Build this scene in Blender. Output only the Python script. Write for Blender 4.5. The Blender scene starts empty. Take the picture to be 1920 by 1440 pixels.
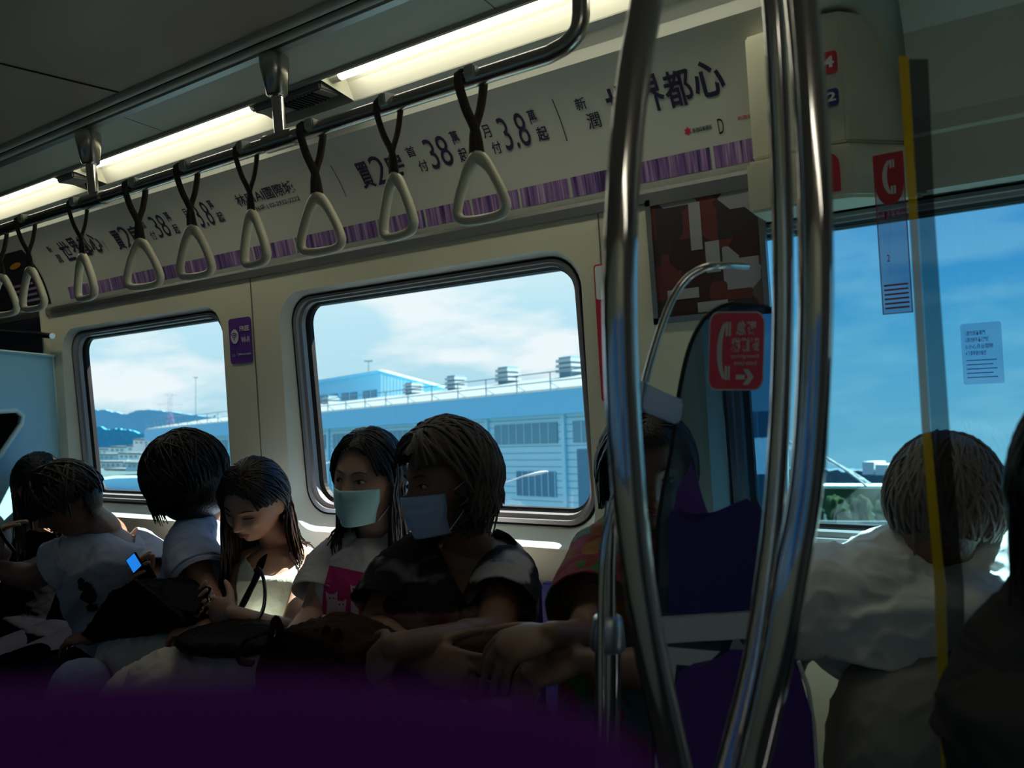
import bpy, bmesh, math, random
import numpy as np
from mathutils import Vector, Matrix, noise
from mathutils.bvhtree import BVHTree

# ------------------------------------------------------------------ camera, world, sun, exposure
SC = bpy.context.scene
COL = SC.collection
F = 1500.0                                    # focal length in pixels of the 1920x1440 frame
RX = np.array([0.83525275, -0.05001295, -0.54758703])
RY = np.array([0.54387728, -0.07143609, 0.83611864])
RZ = np.array([-0.08093424, -0.99619054, -0.03246629])
RM = np.array([RX, RY, RZ])                   # columns: image right, image down, forward
CAM = Vector((0, 0, 1.45))
cam = bpy.data.cameras.new('camera'); camo = bpy.data.objects.new('camera', cam); COL.objects.link(camo)
_r, _d, _f = (Vector(RM[:, i]) for i in range(3))
camo.matrix_world = Matrix(((_r.x, -_d.x, -_f.x, CAM.x), (_r.y, -_d.y, -_f.y, CAM.y), (_r.z, -_d.z, -_f.z, CAM.z), (0, 0, 0, 1)))
cam.sensor_width = 36; cam.lens = F * 36 / 1920; cam.clip_start = 0.01; cam.clip_end = 20000
cam.dof.use_dof = True; cam.dof.focus_distance = 2.3; cam.dof.aperture_fstop = 4.5
SC.camera = camo
SC.view_settings.view_transform = 'Standard'; SC.view_settings.look = 'None'
SC.view_settings.gamma = 1; SC.view_settings.use_curve_mapping = False
SC.view_settings.exposure = 0.0
SC.cycles.use_denoising = True
SC.cycles.max_bounces = 10; SC.cycles.transparent_max_bounces = 16
SC.cycles.sample_clamp_indirect = 4.0

def build_world():
    w = bpy.data.worlds.new('sky'); SC.world = w; w.use_nodes = True
    nt = w.node_tree; N = nt.nodes; L = nt.links; N.clear()
    out = N.new('ShaderNodeOutputWorld'); bg = N.new('ShaderNodeBackground')
    tc = N.new('ShaderNodeTexCoord'); sep = N.new('ShaderNodeSeparateXYZ')
    L.new(tc.outputs['Generated'], sep.inputs[0])
    ramp = N.new('ShaderNodeValToRGB'); mr = N.new('ShaderNodeMapRange')
    L.new(sep.outputs['Z'], mr.inputs['Value']); mr.inputs['From Min'].default_value = -0.30; mr.inputs['From Max'].default_value = 0.8
    L.new(mr.outputs[0], ramp.inputs[0])
    e = ramp.color_ramp.elements
    e[0].position = 0.0; e[0].color = (0.07, 0.09, 0.09, 1)
    e[1].position = 1.0; e[1].color = (0.30, 0.55, 0.85, 1)
    for p_, c_ in ((0.195, (0.09, 0.12, 0.12)), (0.225, (0.46, 0.72, 0.84)), (0.33, (0.56, 0.82, 0.94)), (0.40, (0.76, 0.92, 0.98)), (0.56, (0.76, 0.91, 0.98))):
        k = e.new(p_); k.color = (*c_, 1)
    mp = N.new('ShaderNodeMapping'); mp.inputs['Scale'].default_value = (1.0, 1.0, 3.2)
    mp.inputs['Location'].default_value = (0.35, 0.1, 0.2)
    L.new(tc.outputs['Generated'], mp.inputs[0])
    nz = N.new('ShaderNodeTexNoise'); nz.inputs['Scale'].default_value = 4.2; nz.inputs['Detail'].default_value = 7; nz.inputs['Roughness'].default_value = 0.52
    L.new(mp.outputs[0], nz.inputs[0])
    cr = N.new('ShaderNodeValToRGB'); cr.color_ramp.elements[0].position = 0.47; cr.color_ramp.elements[1].position = 0.60
    L.new(nz.outputs[0], cr.inputs[0])
    m2 = N.new('ShaderNodeMapRange'); L.new(sep.outputs['Z'], m2.inputs['Value'])
    m2.inputs['From Min'].default_value = 0.30; m2.inputs['From Max'].default_value = 0.08
    mu = N.new('ShaderNodeMath'); mu.operation = 'MULTIPLY'; L.new(cr.outputs[0], mu.inputs[0]); L.new(m2.outputs[0], mu.inputs[1])
    mix = N.new('ShaderNodeMixRGB'); L.new(mu.outputs[0], mix.inputs[0]); L.new(ramp.outputs[0], mix.inputs[1]); mix.inputs[2].default_value = (0.92, 0.97, 1.0, 1)
    # the sky deepens to the right, away from the hazy bright side
    m3 = N.new('ShaderNodeMapRange'); L.new(sep.outputs['X'], m3.inputs['Value']); m3.inputs['From Min'].default_value = -0.43; m3.inputs['From Max'].default_value = -0.30
    r3 = N.new('ShaderNodeValToRGB'); L.new(mr.outputs[0], r3.inputs[0]); q = r3.color_ramp.elements
    q[0].position = 0.0; q[0].color = (0.04, 0.06, 0.06, 1); q[1].position = 1.0; q[1].color = (0.035, 0.22, 0.55, 1)
    for p_, c_ in ((0.10, (0.07, 0.10, 0.10)), (0.125, (0.30, 0.56, 0.70)), (0.26, (0.16, 0.46, 0.68)), (0.36, (0.055, 0.33, 0.66)), (0.50, (0.03, 0.24, 0.60))):
        k = q.new(p_); k.color = (*c_, 1)
    c2 = N.new('ShaderNodeMath'); c2.operation = 'MULTIPLY'; L.new(mu.outputs[0], c2.inputs[0]); c2.inputs[1].default_value = 0.35
    mxb = N.new('ShaderNodeMixRGB'); L.new(c2.outputs[0], mxb.inputs[0]); L.new(r3.outputs[0], mxb.inputs[1]); mxb.inputs[2].default_value = (0.55, 0.75, 0.85, 1)
    fin = N.new('ShaderNodeMixRGB'); L.new(m3.outputs[0], fin.inputs[0]); L.new(mix.outputs[0], fin.inputs[1]); L.new(mxb.outputs[0], fin.inputs[2])
    L.new(fin.outputs[0], bg.inputs[0]); bg.inputs[1].default_value = 1.0
    L.new(bg.outputs[0], out.inputs[0])
build_world()
SUN_TRAVEL = Vector((-0.33, -0.48, -0.77)).normalized()
sl = bpy.data.lights.new('sun', 'SUN'); so = bpy.data.objects.new('sun', sl); COL.objects.link(so)
sl.energy = 22.0; sl.angle = 0.009; sl.color = (1.0, 0.96, 0.88)
so.rotation_euler = SUN_TRAVEL.to_track_quat('-Z', 'Y').to_euler(); so.location = (3, 6, 9)

# ------------------------------------------------------------------ placing helpers
def ray(px, py):
    v = RM @ np.array([px - 960.0, py - 720.0, F]); return Vector(v)
def P(px, py, Y):            # world point seen at a pixel, at distance Y across the car
    r = ray(px, py); return CAM + r * (Y / r.y)
def PD(px, py, d):           # at depth d in front of the camera
    return CAM + ray(px, py) * (d / F)
def PX(px, py, X):
    r = ray(px, py); return CAM + r * (X / r.x)
# the ground outside: the train leans on its track, so the town has its own level frame
_u = np.array([-1332.0, 148, 1500]); _u /= np.linalg.norm(_u)
_dn = np.array([0.03, 0.999, 0.0]); _dn[2] = -(_dn[:2] @ _u[:2]) / _u[2]; _dn /= np.linalg.norm(_dn)
EU = Vector(RM @ _u); EZ = -Vector(RM @ _dn); EN = EZ.cross(EU); 
if EN.y < 0: EN = -EN
def E(u, n, z): return CAM + EU * u + EN * n + EZ * z
def PE(px, py, n):
    r = ray(px, py); return CAM + r * (n / r.dot(EN))
def UZ(px, py, n):
    q = PE(px, py, n) - CAM; return q.dot(EU), q.dot(EZ)

# ------------------------------------------------------------------ materials
def mat(name, color, rough=0.6, metal=0.0, bump=0.0, bscale=60, var=0.0, vscale=8, spec=0.5, **kw):
    m = bpy.data.materials.new(name); m.use_nodes = True
    nt = m.node_tree; b = nt.nodes['Principled BSDF']
    b.inputs['Base Color'].default_value = (*color, 1); b.inputs['Roughness'].default_value = rough
    b.inputs['Metallic'].default_value = metal; b.inputs['Specular IOR Level'].default_value = spec
    tc = nt.nodes.new('ShaderNodeTexCoord')
    if var > 0:
        n = nt.nodes.new('ShaderNodeTexNoise'); n.inputs['Scale'].default_value = vscale; n.inputs['Detail'].default_value = 5
        nt.links.new(tc.outputs['Object'], n.inputs[0])
        mx = nt.nodes.new('ShaderNodeMixRGB'); nt.links.new(n.outputs[0], mx.inputs[0])
        mx.inputs[1].default_value = (*[c * (1 - var) for c in color], 1); mx.inputs[2].default_value = (*[min(1, c * (1 + var)) for c in color], 1)
        nt.links.new(mx.outputs[0], b.inputs['Base Color'])
    if bump > 0:
        n = nt.nodes.new('ShaderNodeTexNoise'); n.inputs['Scale'].default_value = bscale; n.inputs['Detail'].default_value = 4
        nt.links.new(tc.outputs['Object'], n.inputs[0])
        bp = nt.nodes.new('ShaderNodeBump'); bp.inputs['Strength'].default_value = bump; bp.inputs['Distance'].default_value = 0.01
        nt.links.new(n.outputs[0], bp.inputs['Height']); nt.links.new(bp.outputs[0], b.inputs['Normal'])
    for k, v in kw.items(): b.inputs[k].default_value = v
    return m
def emis(name, color, s):
    m = bpy.data.materials.new(name); m.use_nodes = True; nt = m.node_tree; nt.nodes.clear()
    o = nt.nodes.new('ShaderNodeOutputMaterial'); e = nt.nodes.new('ShaderNodeEmission')
    e.inputs[0].default_value = (*color, 1); e.inputs[1].default_value = s; nt.links.new(e.outputs[0], o.inputs[0]); return m
def glass(name, tint, refl=0.06, body=0.0, bodycol=(0.5, 0.5, 0.5), rough=0.0):
    m = bpy.data.materials.new(name); m.use_nodes = True; nt = m.node_tree; nt.nodes.clear()
    o = nt.nodes.new('ShaderNodeOutputMaterial'); t = nt.nodes.new('ShaderNodeBsdfTransparent'); t.inputs[0].default_value = (*tint, 1)
    g = nt.nodes.new('ShaderNodeBsdfGlossy'); g.inputs['Roughness'].default_value = rough; g.inputs[0].default_value = (1, 1, 1, 1)
    mx = nt.nodes.new('ShaderNodeMixShader'); mx.inputs[0].default_value = refl
    nt.links.new(t.outputs[0], mx.inputs[1]); nt.links.new(g.outputs[0], mx.inputs[2]); last = mx
    if body > 0:
        d = nt.nodes.new('ShaderNodeBsdfDiffuse'); d.inputs[0].default_value = (*bodycol, 1)
        m3 = nt.nodes.new('ShaderNodeMixShader'); m3.inputs[0].default_value = body
        nt.links.new(mx.outputs[0], m3.inputs[1]); nt.links.new(d.outputs[0], m3.inputs[2]); last = m3
    nt.links.new(last.outputs[0], o.inputs[0]); return m
def cloth(name, color, var=0.06, bump=0.35, bscale=18):
    return mat(name, color, rough=0.85, bump=bump, bscale=bscale, var=var, vscale=30, spec=0.0, IOR=1.01)

M = dict(
    wall=mat('cream wall laminate', (0.70, 0.70, 0.53), 0.45, bump=0.03, bscale=200),
    reveal=mat('window surround', (0.66, 0.76, 0.70), 0.3),
    ceil=mat('ceiling laminate', (0.38, 0.31, 0.25), 0.5, bump=0.04, bscale=300),
    panel=mat('light grey panel', (0.50, 0.53, 0.46), 0.4),
    dark=mat('black rubber', (0.012, 0.012, 0.013), 0.6, spec=0.3),
    grey=mat('dark grey trim', (0.15, 0.145, 0.145), 0.45),
    alu=mat('aluminium trim', (0.36, 0.36, 0.35), 0.32, 0.85),
    steel=mat('brushed steel', (0.55, 0.52, 0.47), 0.22, 1.0),
    chrome=mat('polished steel', (0.72, 0.70, 0.68), 0.09, 1.0),
    satin=mat('satin steel', (0.62, 0.68, 0.72), 0.34, 0.9),
    strap=mat('grey strap webbing', (0.10, 0.07, 0.055), 0.7, bump=0.3, bscale=300),
    ring=mat('cream plastic', (0.86, 0.82, 0.62), 0.33),
    ad=mat('white poster paper', (0.76, 0.83, 0.82), 0.4),
    ink=mat('dark violet ink', (0.025, 0.018, 0.055), 0.5),
    inkblack=mat('black ink', (0.015, 0.015, 0.02), 0.5),
    seat=mat('violet seat plastic', (0.055, 0.05, 0.27), 0.4),
    purple=mat('purple vinyl', (0.13, 0.02, 0.24), 0.8, spec=0.1),
    violet=mat('violet print', (0.115, 0.045, 0.30), 0.4),
    indigo=mat('indigo print', (0.035, 0.03, 0.20), 0.4),
    red=mat('red print', (0.55, 0.035, 0.055), 0.4),
    navy=mat('navy print', (0.035, 0.04, 0.22), 0.4),
    white=mat('white print', (0.72, 0.74, 0.74), 0.4),
    wifi=mat('violet sticker', (0.12, 0.04, 0.30), 0.4),
    floor=mat('grey floor', (0.07, 0.07, 0.075), 0.5, bump=0.05, bscale=400),
    bluepanel=mat('pale blue panel', (0.32, 0.68, 0.90), 0.4),
    bluerim=mat('pale blue rim', (0.62, 0.92, 0.98), 0.35),
    skin=mat('skin', (0.36, 0.20, 0.13), 0.5, bump=0.05, bscale=400, var=0.08, vscale=20, **{'Subsurface Weight': 0.0}),
    skinfair=mat('fair skin', (0.46, 0.28, 0.20), 0.48, bump=0.04, bscale=400, var=0.06, vscale=20),
    skintan=mat('tanned skin', (0.22, 0.115, 0.07), 0.5, bump=0.05, bscale=400, var=0.1, vscale=20),
    lip=mat('lips', (0.33, 0.10, 0.09), 0.4),
    eyewhite=mat('eye white', (0.5, 0.48, 0.46), 0.25),
    iris=mat('dark iris', (0.012, 0.008, 0.006), 0.15),
    brow=mat('eyebrow', (0.018, 0.012, 0.01), 0.8),
    leather=mat('brown leather', (0.035, 0.014, 0.009), 0.6, spec=0.2, bump=0.3, bscale=60, IOR=1.15),
    black=mat('black leather', (0.005, 0.005, 0.006), 0.5, spec=0.25, bump=0.15, bscale=60, IOR=1.2),
)
def hairmat(name, c1, c2, rough=0.38):
    m = bpy.data.materials.new(name); m.use_nodes = True; nt = m.node_tree; b = nt.nodes['Principled BSDF']
    tc = nt.nodes.new('ShaderNodeTexCoord'); mp = nt.nodes.new('ShaderNodeMapping'); mp.inputs['Scale'].default_value = (260, 260, 12)
    n = nt.nodes.new('ShaderNodeTexNoise'); n.inputs['Scale'].default_value = 1.0; n.inputs['Detail'].default_value = 3
    nt.links.new(tc.outputs['Object'], mp.inputs[0]); nt.links.new(mp.outputs[0], n.inputs[0])
    mx = nt.nodes.new('ShaderNodeMixRGB'); nt.links.new(n.outputs[0], mx.inputs[0]); mx.inputs[1].default_value = (*c1, 1); mx.inputs[2].default_value = (*c2, 1)
    nt.links.new(mx.outputs[0], b.inputs['Base Color']); b.inputs['Roughness'].default_value = rough; b.inputs['Specular IOR Level'].default_value = 0.35
    bp = nt.nodes.new('ShaderNodeBump'); bp.inputs['Strength'].default_value = 0.5; bp.inputs['Distance'].default_value = 0.004
    nt.links.new(n.outputs[0], bp.inputs['Height']); nt.links.new(bp.outputs[0], b.inputs['Normal']); return m
M['hair'] = hairmat('black hair', (0.003, 0.0025, 0.0025), (0.010, 0.007, 0.006))
M['hairbrown'] = hairmat('dark brown hair', (0.006, 0.0035, 0.0025), (0.035, 0.018, 0.011))
M['hairgrey'] = hairmat('greying brown hair', (0.012, 0.009, 0.007), (0.11, 0.085, 0.062), 0.5)
M['hairsilver'] = hairmat('short grey hair', (0.10, 0.09, 0.08), (0.30, 0.28, 0.24), 0.55)

# ------------------------------------------------------------------ mesh helpers
def tag(o, label=None, cat=None, group=None, kind=None):
    if label: o['label'] = label
    if cat: o['category'] = cat
    if group: o['group'] = group
    if kind: o['kind'] = kind
    return o
def empty(name, loc=(0, 0, 0), rot=None):
    o = bpy.data.objects.new(name, None); o.empty_display_size = 0.1; COL.objects.link(o)
    o.location = loc
    if rot: o.rotation_euler = rot
    return o
def setparent(o, parent):
    if parent is not None:
        bpy.context.view_layer.update()
        o.parent = parent; o.matrix_parent_inverse = parent.matrix_world.inverted()
def add_mesh(name, me, m, parent=None, smooth=False):
    if m is not None:
        me.materials.clear(); me.materials.append(m)
    if smooth:
        me.polygons.foreach_set('use_smooth', [True] * len(me.polygons))
    o = bpy.data.objects.new(name, me); COL.objects.link(o); setparent(o, parent); return o
class MB:
    def __init__(s): s.v = []; s.f = []
    def add(s, vs, fs):
        o = len(s.v); s.v += [tuple(v) for v in vs]; s.f += [tuple(i + o for i in f) for f in fs]; return s
    def box(s, x0, x1, y0, y1, z0, z1):
        return s.hexa([Vector((x, y, z)) for z in (z0, z1) for (x, y) in ((x0, y0), (x1, y0), (x1, y1), (x0, y1))])
    def hexa(s, c):      # 8 corners: bottom ring, top ring
        return s.add(c, [(3, 2, 1, 0), (4, 5, 6, 7), (0, 1, 5, 4), (1, 2, 6, 5), (2, 3, 7, 6), (3, 0, 4, 7)])
    def obox(s, c, ax, ay, az, hx, hy, hz):
        c = Vector(c); return s.hexa([c + ax * (hx * i) + ay * (hy * j) + az * (hz * k) for k in (-1, 1) for (i, j) in ((-1, -1), (1, -1), (1, 1), (-1, 1))])
    def tube(s, pts, r, n=10, caps=True, flat=1.0, upv=None):
        pts = [Vector(p) for p in pts]; rs = r if isinstance(r, (list, tuple)) else [r] * len(pts)
        t0 = (pts[1] - pts[0]).normalized(); a = upv or Vector((0, 0, 1))
        if abs(t0.dot(a)) > 0.95: a = Vector((1, 0, 0))
        side = t0.cross(a).normalized(); vs = []
        for i, p in enumerate(pts):
            t = (pts[min(i + 1, len(pts) - 1)] - pts[max(i - 1, 0)]).normalized()
            side = (side - t * side.dot(t)).normalized(); b = t.cross(side)
            for k in range(n):
                an = 2 * math.pi * k / n; vs.append(p + side * math.cos(an) * rs[i] + b * math.sin(an) * rs[i] * flat)
        fs = [(i * n + k, i * n + (k + 1) % n, (i + 1) * n + (k + 1) % n, (i + 1) * n + k) for i in range(len(pts) - 1) for k in range(n)]
        if caps: fs += [tuple(range(n))[::-1], tuple(range((len(pts) - 1) * n, len(pts) * n))]
        return s.add(vs, fs)
    def capsule(s, p0, r0, p1, r1, n=14, flat=1.0, upv=None):
        p0 = Vector(p0); p1 = Vector(p1); d = (p1 - p0); L = d.length; d = d.normalized() if L > 1e-6 else Vector((0, 0, 1))
        pts = []; rs = []
        for a in (85, 60, 35, 12): pts.append(p0 - d * r0 * math.sin(math.radians(a))); rs.append(r0 * math.cos(math.radians(a)))
        for k in range(0, 5): t = k / 4; pts.append(p0.lerp(p1, t)); rs.append(r0 + (r1 - r0) * t)
        for a in (12, 35, 60, 85): pts.append(p1 + d * r1 * math.sin(math.radians(a))); rs.append(r1 * math.cos(math.radians(a)))
        return s.tube(pts, rs, n, flat=flat, upv=upv)
    def ellip(s, c, ax, ay, az, n=20, mm=12):
        c = Vector(c); vs = []; fs = []
        for i in range(1, mm):
            th = math.pi * i / mm
            for k in range(n):
                ph = 2 * math.pi * k / n; vs.append(c + ax * (math.sin(th) * math.cos(ph)) + ay * (math.sin(th) * math.sin(ph)) + az * math.cos(th))
        vs += [c + az, c - az]; T = len(vs) - 2
        for i in range(mm - 2):
            for k in range(n): fs.append((i * n + k, (i + 1) * n + k, (i + 1) * n + (k + 1) % n, i * n + (k + 1) % n))
        for k in range(n): fs.append((T, k, (k + 1) % n)); fs.append((T + 1, (mm - 2) * n + (k + 1) % n, (mm - 2) * n + k))
        return s.add(vs, fs)
    def prism(s, outline, d):        # closed 3-D outline extruded by vector d
        n = len(outline); d = Vector(d)
        vs = [Vector(p) for p in outline] + [Vector(p) + d for p in outline]
        return s.add(vs, [tuple(range(n))[::-1], tuple(range(n, 2 * n))] + [(i, (i + 1) % n, n + (i + 1) % n, n + i) for i in range(n)])
    def loops(s, rings, closed=True):
        n = len(rings[0]); vs = [p for r in rings for p in r]; K = n if closed else n - 1
        return s.add(vs, [(i * n + k, i * n + (k + 1) % n, (i + 1) * n + (k + 1) % n, (i + 1) * n + k) for i in range(len(rings) - 1) for k in range(K)])
    def mesh(s, name='m', recalc=True):
        me = bpy.data.meshes.new(name); me.from_pydata([tuple(v) for v in s.v], [], s.f)
        if recalc:
            bm = bmesh.new(); bm.from_mesh(me); bmesh.ops.recalc_face_normals(bm, faces=bm.faces); bm.to_mesh(me); bm.free()
        me.update(); return me
    def build(s, name, m, parent=None, smooth=False, recalc=True, bevel=0):
        me = s.mesh(name, recalc)
        if bevel:
            bm = bmesh.new(); bm.from_mesh(me)
            bmesh.ops.bevel(bm, geom=[e for e in bm.edges if len(e.link_faces) == 2 and e.calc_face_angle() > 0.6], offset=bevel, segments=2, affect='EDGES')
            bm.to_mesh(me); bm.free()
        o = add_mesh(name, me, m, parent, smooth)
        if smooth: 
            try: me.set_sharp_from_angle(angle=math.radians(50))
            except Exception: pass
        return o
def remesh(mb, voxel, smooth=3, factor=0.5):
    me = mb.mesh('tmp'); o = bpy.data.objects.new('tmp', me); COL.objects.link(o)
    r = o.modifiers.new('r', 'REMESH'); r.mode = 'VOXEL'; r.voxel_size = voxel; r.adaptivity = 0
    if smooth:
        s = o.modifiers.new('s', 'SMOOTH'); s.factor = factor; s.iterations = smooth
    bpy.context.view_layer.update(); dg = bpy.context.evaluated_depsgraph_get()
    res = bpy.data.meshes.new_from_object(o.evaluated_get(dg)); bpy.data.objects.remove(o); return res
def rrect(x0, x1, z0, z1, r, y, n=6):
    out = []
    for (cx, cz, a0) in ((x1 - r, z1 - r, 0), (x0 + r, z1 - r, 90), (x0 + r, z0 + r, 180), (x1 - r, z0 + r, 270)):
        for k in range(n + 1):
            a = math.radians(a0 + 90 * k / n); out.append(Vector((cx + r * math.cos(a), y, cz + r * math.sin(a))))
    return out
def spline(pts, n=8):
    pts = [Vector(p) for p in pts]; out = []
    q = [pts[0] * 2 - pts[1]] + pts + [pts[-1] * 2 - pts[-2]]
    for i in range(1, len(q) - 2):
        for k in range(n):
            t = k / n; a, b, c, d = q[i - 1], q[i], q[i + 1], q[i + 2]
            out.append(0.5 * ((2 * b) + (c - a) * t + (2 * a - 5 * b + 4 * c - d) * t * t + (3 * b - a - 3 * c + d) * t ** 3))
    out.append(pts[-1]); return out
_tc = {}
def text2d(s, bold=0.0):
    """outline mesh of a string in 2-D, scaled so that the em height is 1"""
    k = (s, bold)
    if k not in _tc:
        cu = bpy.data.curves.new('t', 'FONT'); cu.body = s; cu.size = 1; cu.offset = bold; cu.fill_mode = 'FRONT'; cu.resolution_u = 3
        o = bpy.data.objects.new('t', cu); COL.objects.link(o); bpy.context.view_layer.update()
        me = bpy.data.meshes.new_from_object(o.evaluated_get(bpy.context.evaluated_depsgraph_get())); bpy.data.objects.remove(o)
        vs = [Vector((v.co.x, v.co.y)) for v in me.vertices]; fs = [tuple(p.vertices) for p in me.polygons]
        _tc[k] = (vs, fs)
    vs, fs = _tc[k]; return [v.copy() for v in vs], fs
def text_on(mb, s, box, fn, bold=0.0, mirror=False):
    """fit string s into box (u0,u1,v0,v1) and map (u,v) -> 3-D with fn"""
    vs, fs = text2d(s, bold)
    if not vs: return
    x0 = min(v.x for v in vs); x1 = max(v.x for v in vs); y0 = min(v.y for v in vs); y1 = max(v.y for v in vs)
    u0, u1, v0, v1 = box; pts = []
    for v in vs:
        tx = (v.x - x0) / max(1e-6, x1 - x0); ty = (v.y - y0) / max(1e-6, y1 - y0)
        if mirror: tx = 1 - tx
        pts.append(fn(u0 + (u1 - u0) * tx, v0 + (v1 - v0) * ty))
    mb.add(pts, fs)

# ------------------------------------------------------------------ the car body
YW0, YW1 = 1.72, 1.75                    # the wall leans: 1.72 under the windows, 1.75 above them
def yw(z): return YW0 + (YW1 - YW0) * min(1, max(0, (z - 0.90) / (1.735 - 0.90)))
WIN = [(-3.25, -2.34, 1.045, 1.668), (-1.932, -0.963, 1.045, 1.668), (-0.545, 0.42, 1.035, 1.668)]
XL, XR, ZT = -3.41, 1.0, 1.802
def far_wall():
    mb = MB()
    xs = [XL]
    for (a, b, c, d) in WIN: xs += [a - 0.13, b + 0.10]
    xs.append(XR)
    def quad(x0, x1, z0, z1):
        mb.add([(x0, yw(z0), z0), (x1, yw(z0), z0), (x1, yw(z1), z1), (x0, yw(z1), z1)], [(0, 1, 2, 3)])
    ZA, ZB = 0.90, 1.735
    quad(XL, XR, 0.0, ZA); quad(XL, XR, ZB, ZT)
    for i in range(0, len(xs), 2):
        if xs[i + 1] > xs[i]: quad(xs[i], xs[i + 1], ZA, ZB)
    for i, (a, b, c, d) in enumerate(WIN):
        X0, X1 = xs[1 + 2 * i], xs[2 + 2 * i]
        inner = [Vector((v.x, yw(v.z), v.z)) for v in rrect(a - 0.075, b + 0.045, c - 0.085, d + 0.045, 0.10, 0, 8)]
        cx, cz = (a + b) / 2, (c + d) / 2; outer = []
        for v in inner:
            dx, dz = v.x - cx, v.z - cz
            s = min(((X1 - cx) if dx > 0 else (X0 - cx)) / dx if abs(dx) > 1e-6 else 9e9, ((ZB - cz) if dz > 0 else (ZA - cz)) / dz if abs(dz) > 1e-6 else 9e9)
            z = cz + dz * s; outer.append(Vector((cx + dx * s, yw(z), z)))
        mb.loops([outer + [outer[0]], inner + [inner[0]]], closed=False)
        for (qx, qz) in ((X0, ZA), (X1, ZA), (X1, ZB), (X0, ZB)):      # close the four corners of the cell
            k = min(range(len(outer)), key=lambda j: abs(outer[j].x - qx) + abs(outer[j].z - qz))
            for j in (k - 1, (k + 1) % len(outer)):
                mb.add([outer[k], outer[j], (qx, yw(qz), qz)], [(0, 1, 2)])
    o = mb.build('wall_far', M['wall'], recalc=False); tag(o, kind='structure')
far_wall()
FRAME = mat('grey anodised frame', (0.30, 0.29, 0.29), 0.38, 0.5)
PANE = [glass('window glass', (0.94, 1.0, 1.0), 0.03), glass('window glass', (0.94, 1.0, 1.0), 0.03), glass('blue window glass', (0.42, 0.78, 0.90), 0.04)]
for i, (a, b, c, d) in enumerate(WIN):
    w = empty('window_%d' % (i + 1), ((a + b) / 2, 1.78, c)); tag(w, kind='structure')
    def ring(e0, e1, bot, r, y, yb=None):
        out = rrect(a - e0, b + e1, c - bot, d + (e0 + e1) / 2, r, y, 8)
        for v in out:
            if yb is not None and v.z < c: v.y = yb
        return out
    L0 = [Vector((v.x, yw(v.z), v.z)) for v in rrect(a - 0.075, b + 0.045, c - 0.085, d + 0.045, 0.10, 0, 8)]
    L1 = rrect(a - 0.05, b + 0.03, c - 0.042, d + 0.03, 0.09, 1.775, 8)
    MB().loops([L0, L1]).build('surround', M['reveal'], w, smooth=True, recalc=False)
    def rr(e, y, r): return rrect(a - e, b + e * 0.6, c - e * 0.85, d + e * 0.6, r, y, 8)
    MB().loops([L1, rr(0.048, 1.770, .085), rr(0.043, 1.776, .084)]).build('rubber_seal', M['dark'], w, recalc=False)
    MB().loops([rr(0.043, 1.776, .084), rr(0.041, 1.769, .083), rr(0.028, 1.768, .08), rr(0.025, 1.776, .079), rr(0.013, 1.779, .072), rr(0.010, 1.792, .07)]).build('window_frame', FRAME, w, smooth=True, recalc=False)
    MB().loops([rr(0.010, 1.792, .07), rr(0.004, 1.796, .066), rr(-0.002, 1.799, .062), rr(-0.002, 1.815, .062)]).build('inner_seal', M['dark'], w, recalc=False)
    g = MB(); q = rr(0.004, 1.802, .062); g.add(q, [tuple(range(len(q)))]); g.build('pane', PANE[i], w)

def plan_prism(pts, z0, z1): return MB().prism([Vector((x, y, z0)) for x, y in pts], (0, 0, z1 - z0))
# ceiling: centre panel, rounded trims, side panel, light trough, fascia
def strip(name, prof, m, x0=-6.5, x1=1.6, kind='structure', smooth=False):
    mb = MB(); a = [Vector((x0, y, z)) for y, z in prof]; b = [Vector((x1, y, z)) for y, z in prof]
    mb.loops([a, b], closed=False); o = mb.build(name, m, smooth=smooth, recalc=False)
    if kind: tag(o, kind=kind)
    return o
strip('ceiling', [(-1.5, 2.2), (1.205, 2.2)], M['ceil'])
def halfround(y0, y1, z, h, n=8): return [(y0 + (y1 - y0) * (1 - math.cos(math.pi * k / n)) / 2, z - h * math.sin(math.pi * k / n)) for k in range(n + 1)]
strip('trim_1', halfround(1.205, 1.235, 2.2, 0.012), M['panel'], smooth=True)
strip('trim_2', [(1.235, 2.2), (1.235, 2.215), (1.25, 2.215), (1.25, 2.2)], M['dark'])
strip('trim_3', halfround(1.25, 1.275, 2.2, 0.010), M['panel'], smooth=True)
strip('trim_4', [(1.275, 2.2), (1.277, 2.206), (1.287, 2.206), (1.289, 2.196), (1.305, 2.192)], M['alu'])
strip('trim_5', [(1.305, 2.192), (1.428, 2.176)], M['panel'])
strip('trim_6', [(1.428, 2.176), (1.428, 2.166), (1.438, 2.166), (1.438, 2.21)], M['alu'])
strip('trim_7', [(1.438, 2.215), (1.60, 2.215), (1.60, 2.10)], M['grey'])
strip('trim_8', [(1.552, 2.17), (1.553, 2.140), (1.575, 2.132), (1.597, 2.110), (1.600, 2.085)], M['panel'])
for i, x in enumerate((-0.9, -2.05, -3.3, -4.5)):         # joints of the side panels
    MB().hexa([Vector((x + s * .001, y, z + dz)) for dz in (-.0006, .002) for (s, y, z) in ((-1, 1.306, 2.192), (1, 1.306, 2.192), (1, 1.427, 2.1762), (-1, 1.427, 2.1762))]).build('trim_%d' % (9 + i), M['dark'])['kind'] = 'structure'
for i, x in enumerate((-1.9, -3.45)):
    MB().box(x - 0.0015, x + 0.0015, -0.6, 1.2, 2.197, 2.2005).build('trim_%d' % (13 + i), M['dark'])['kind'] = 'structure'

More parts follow.
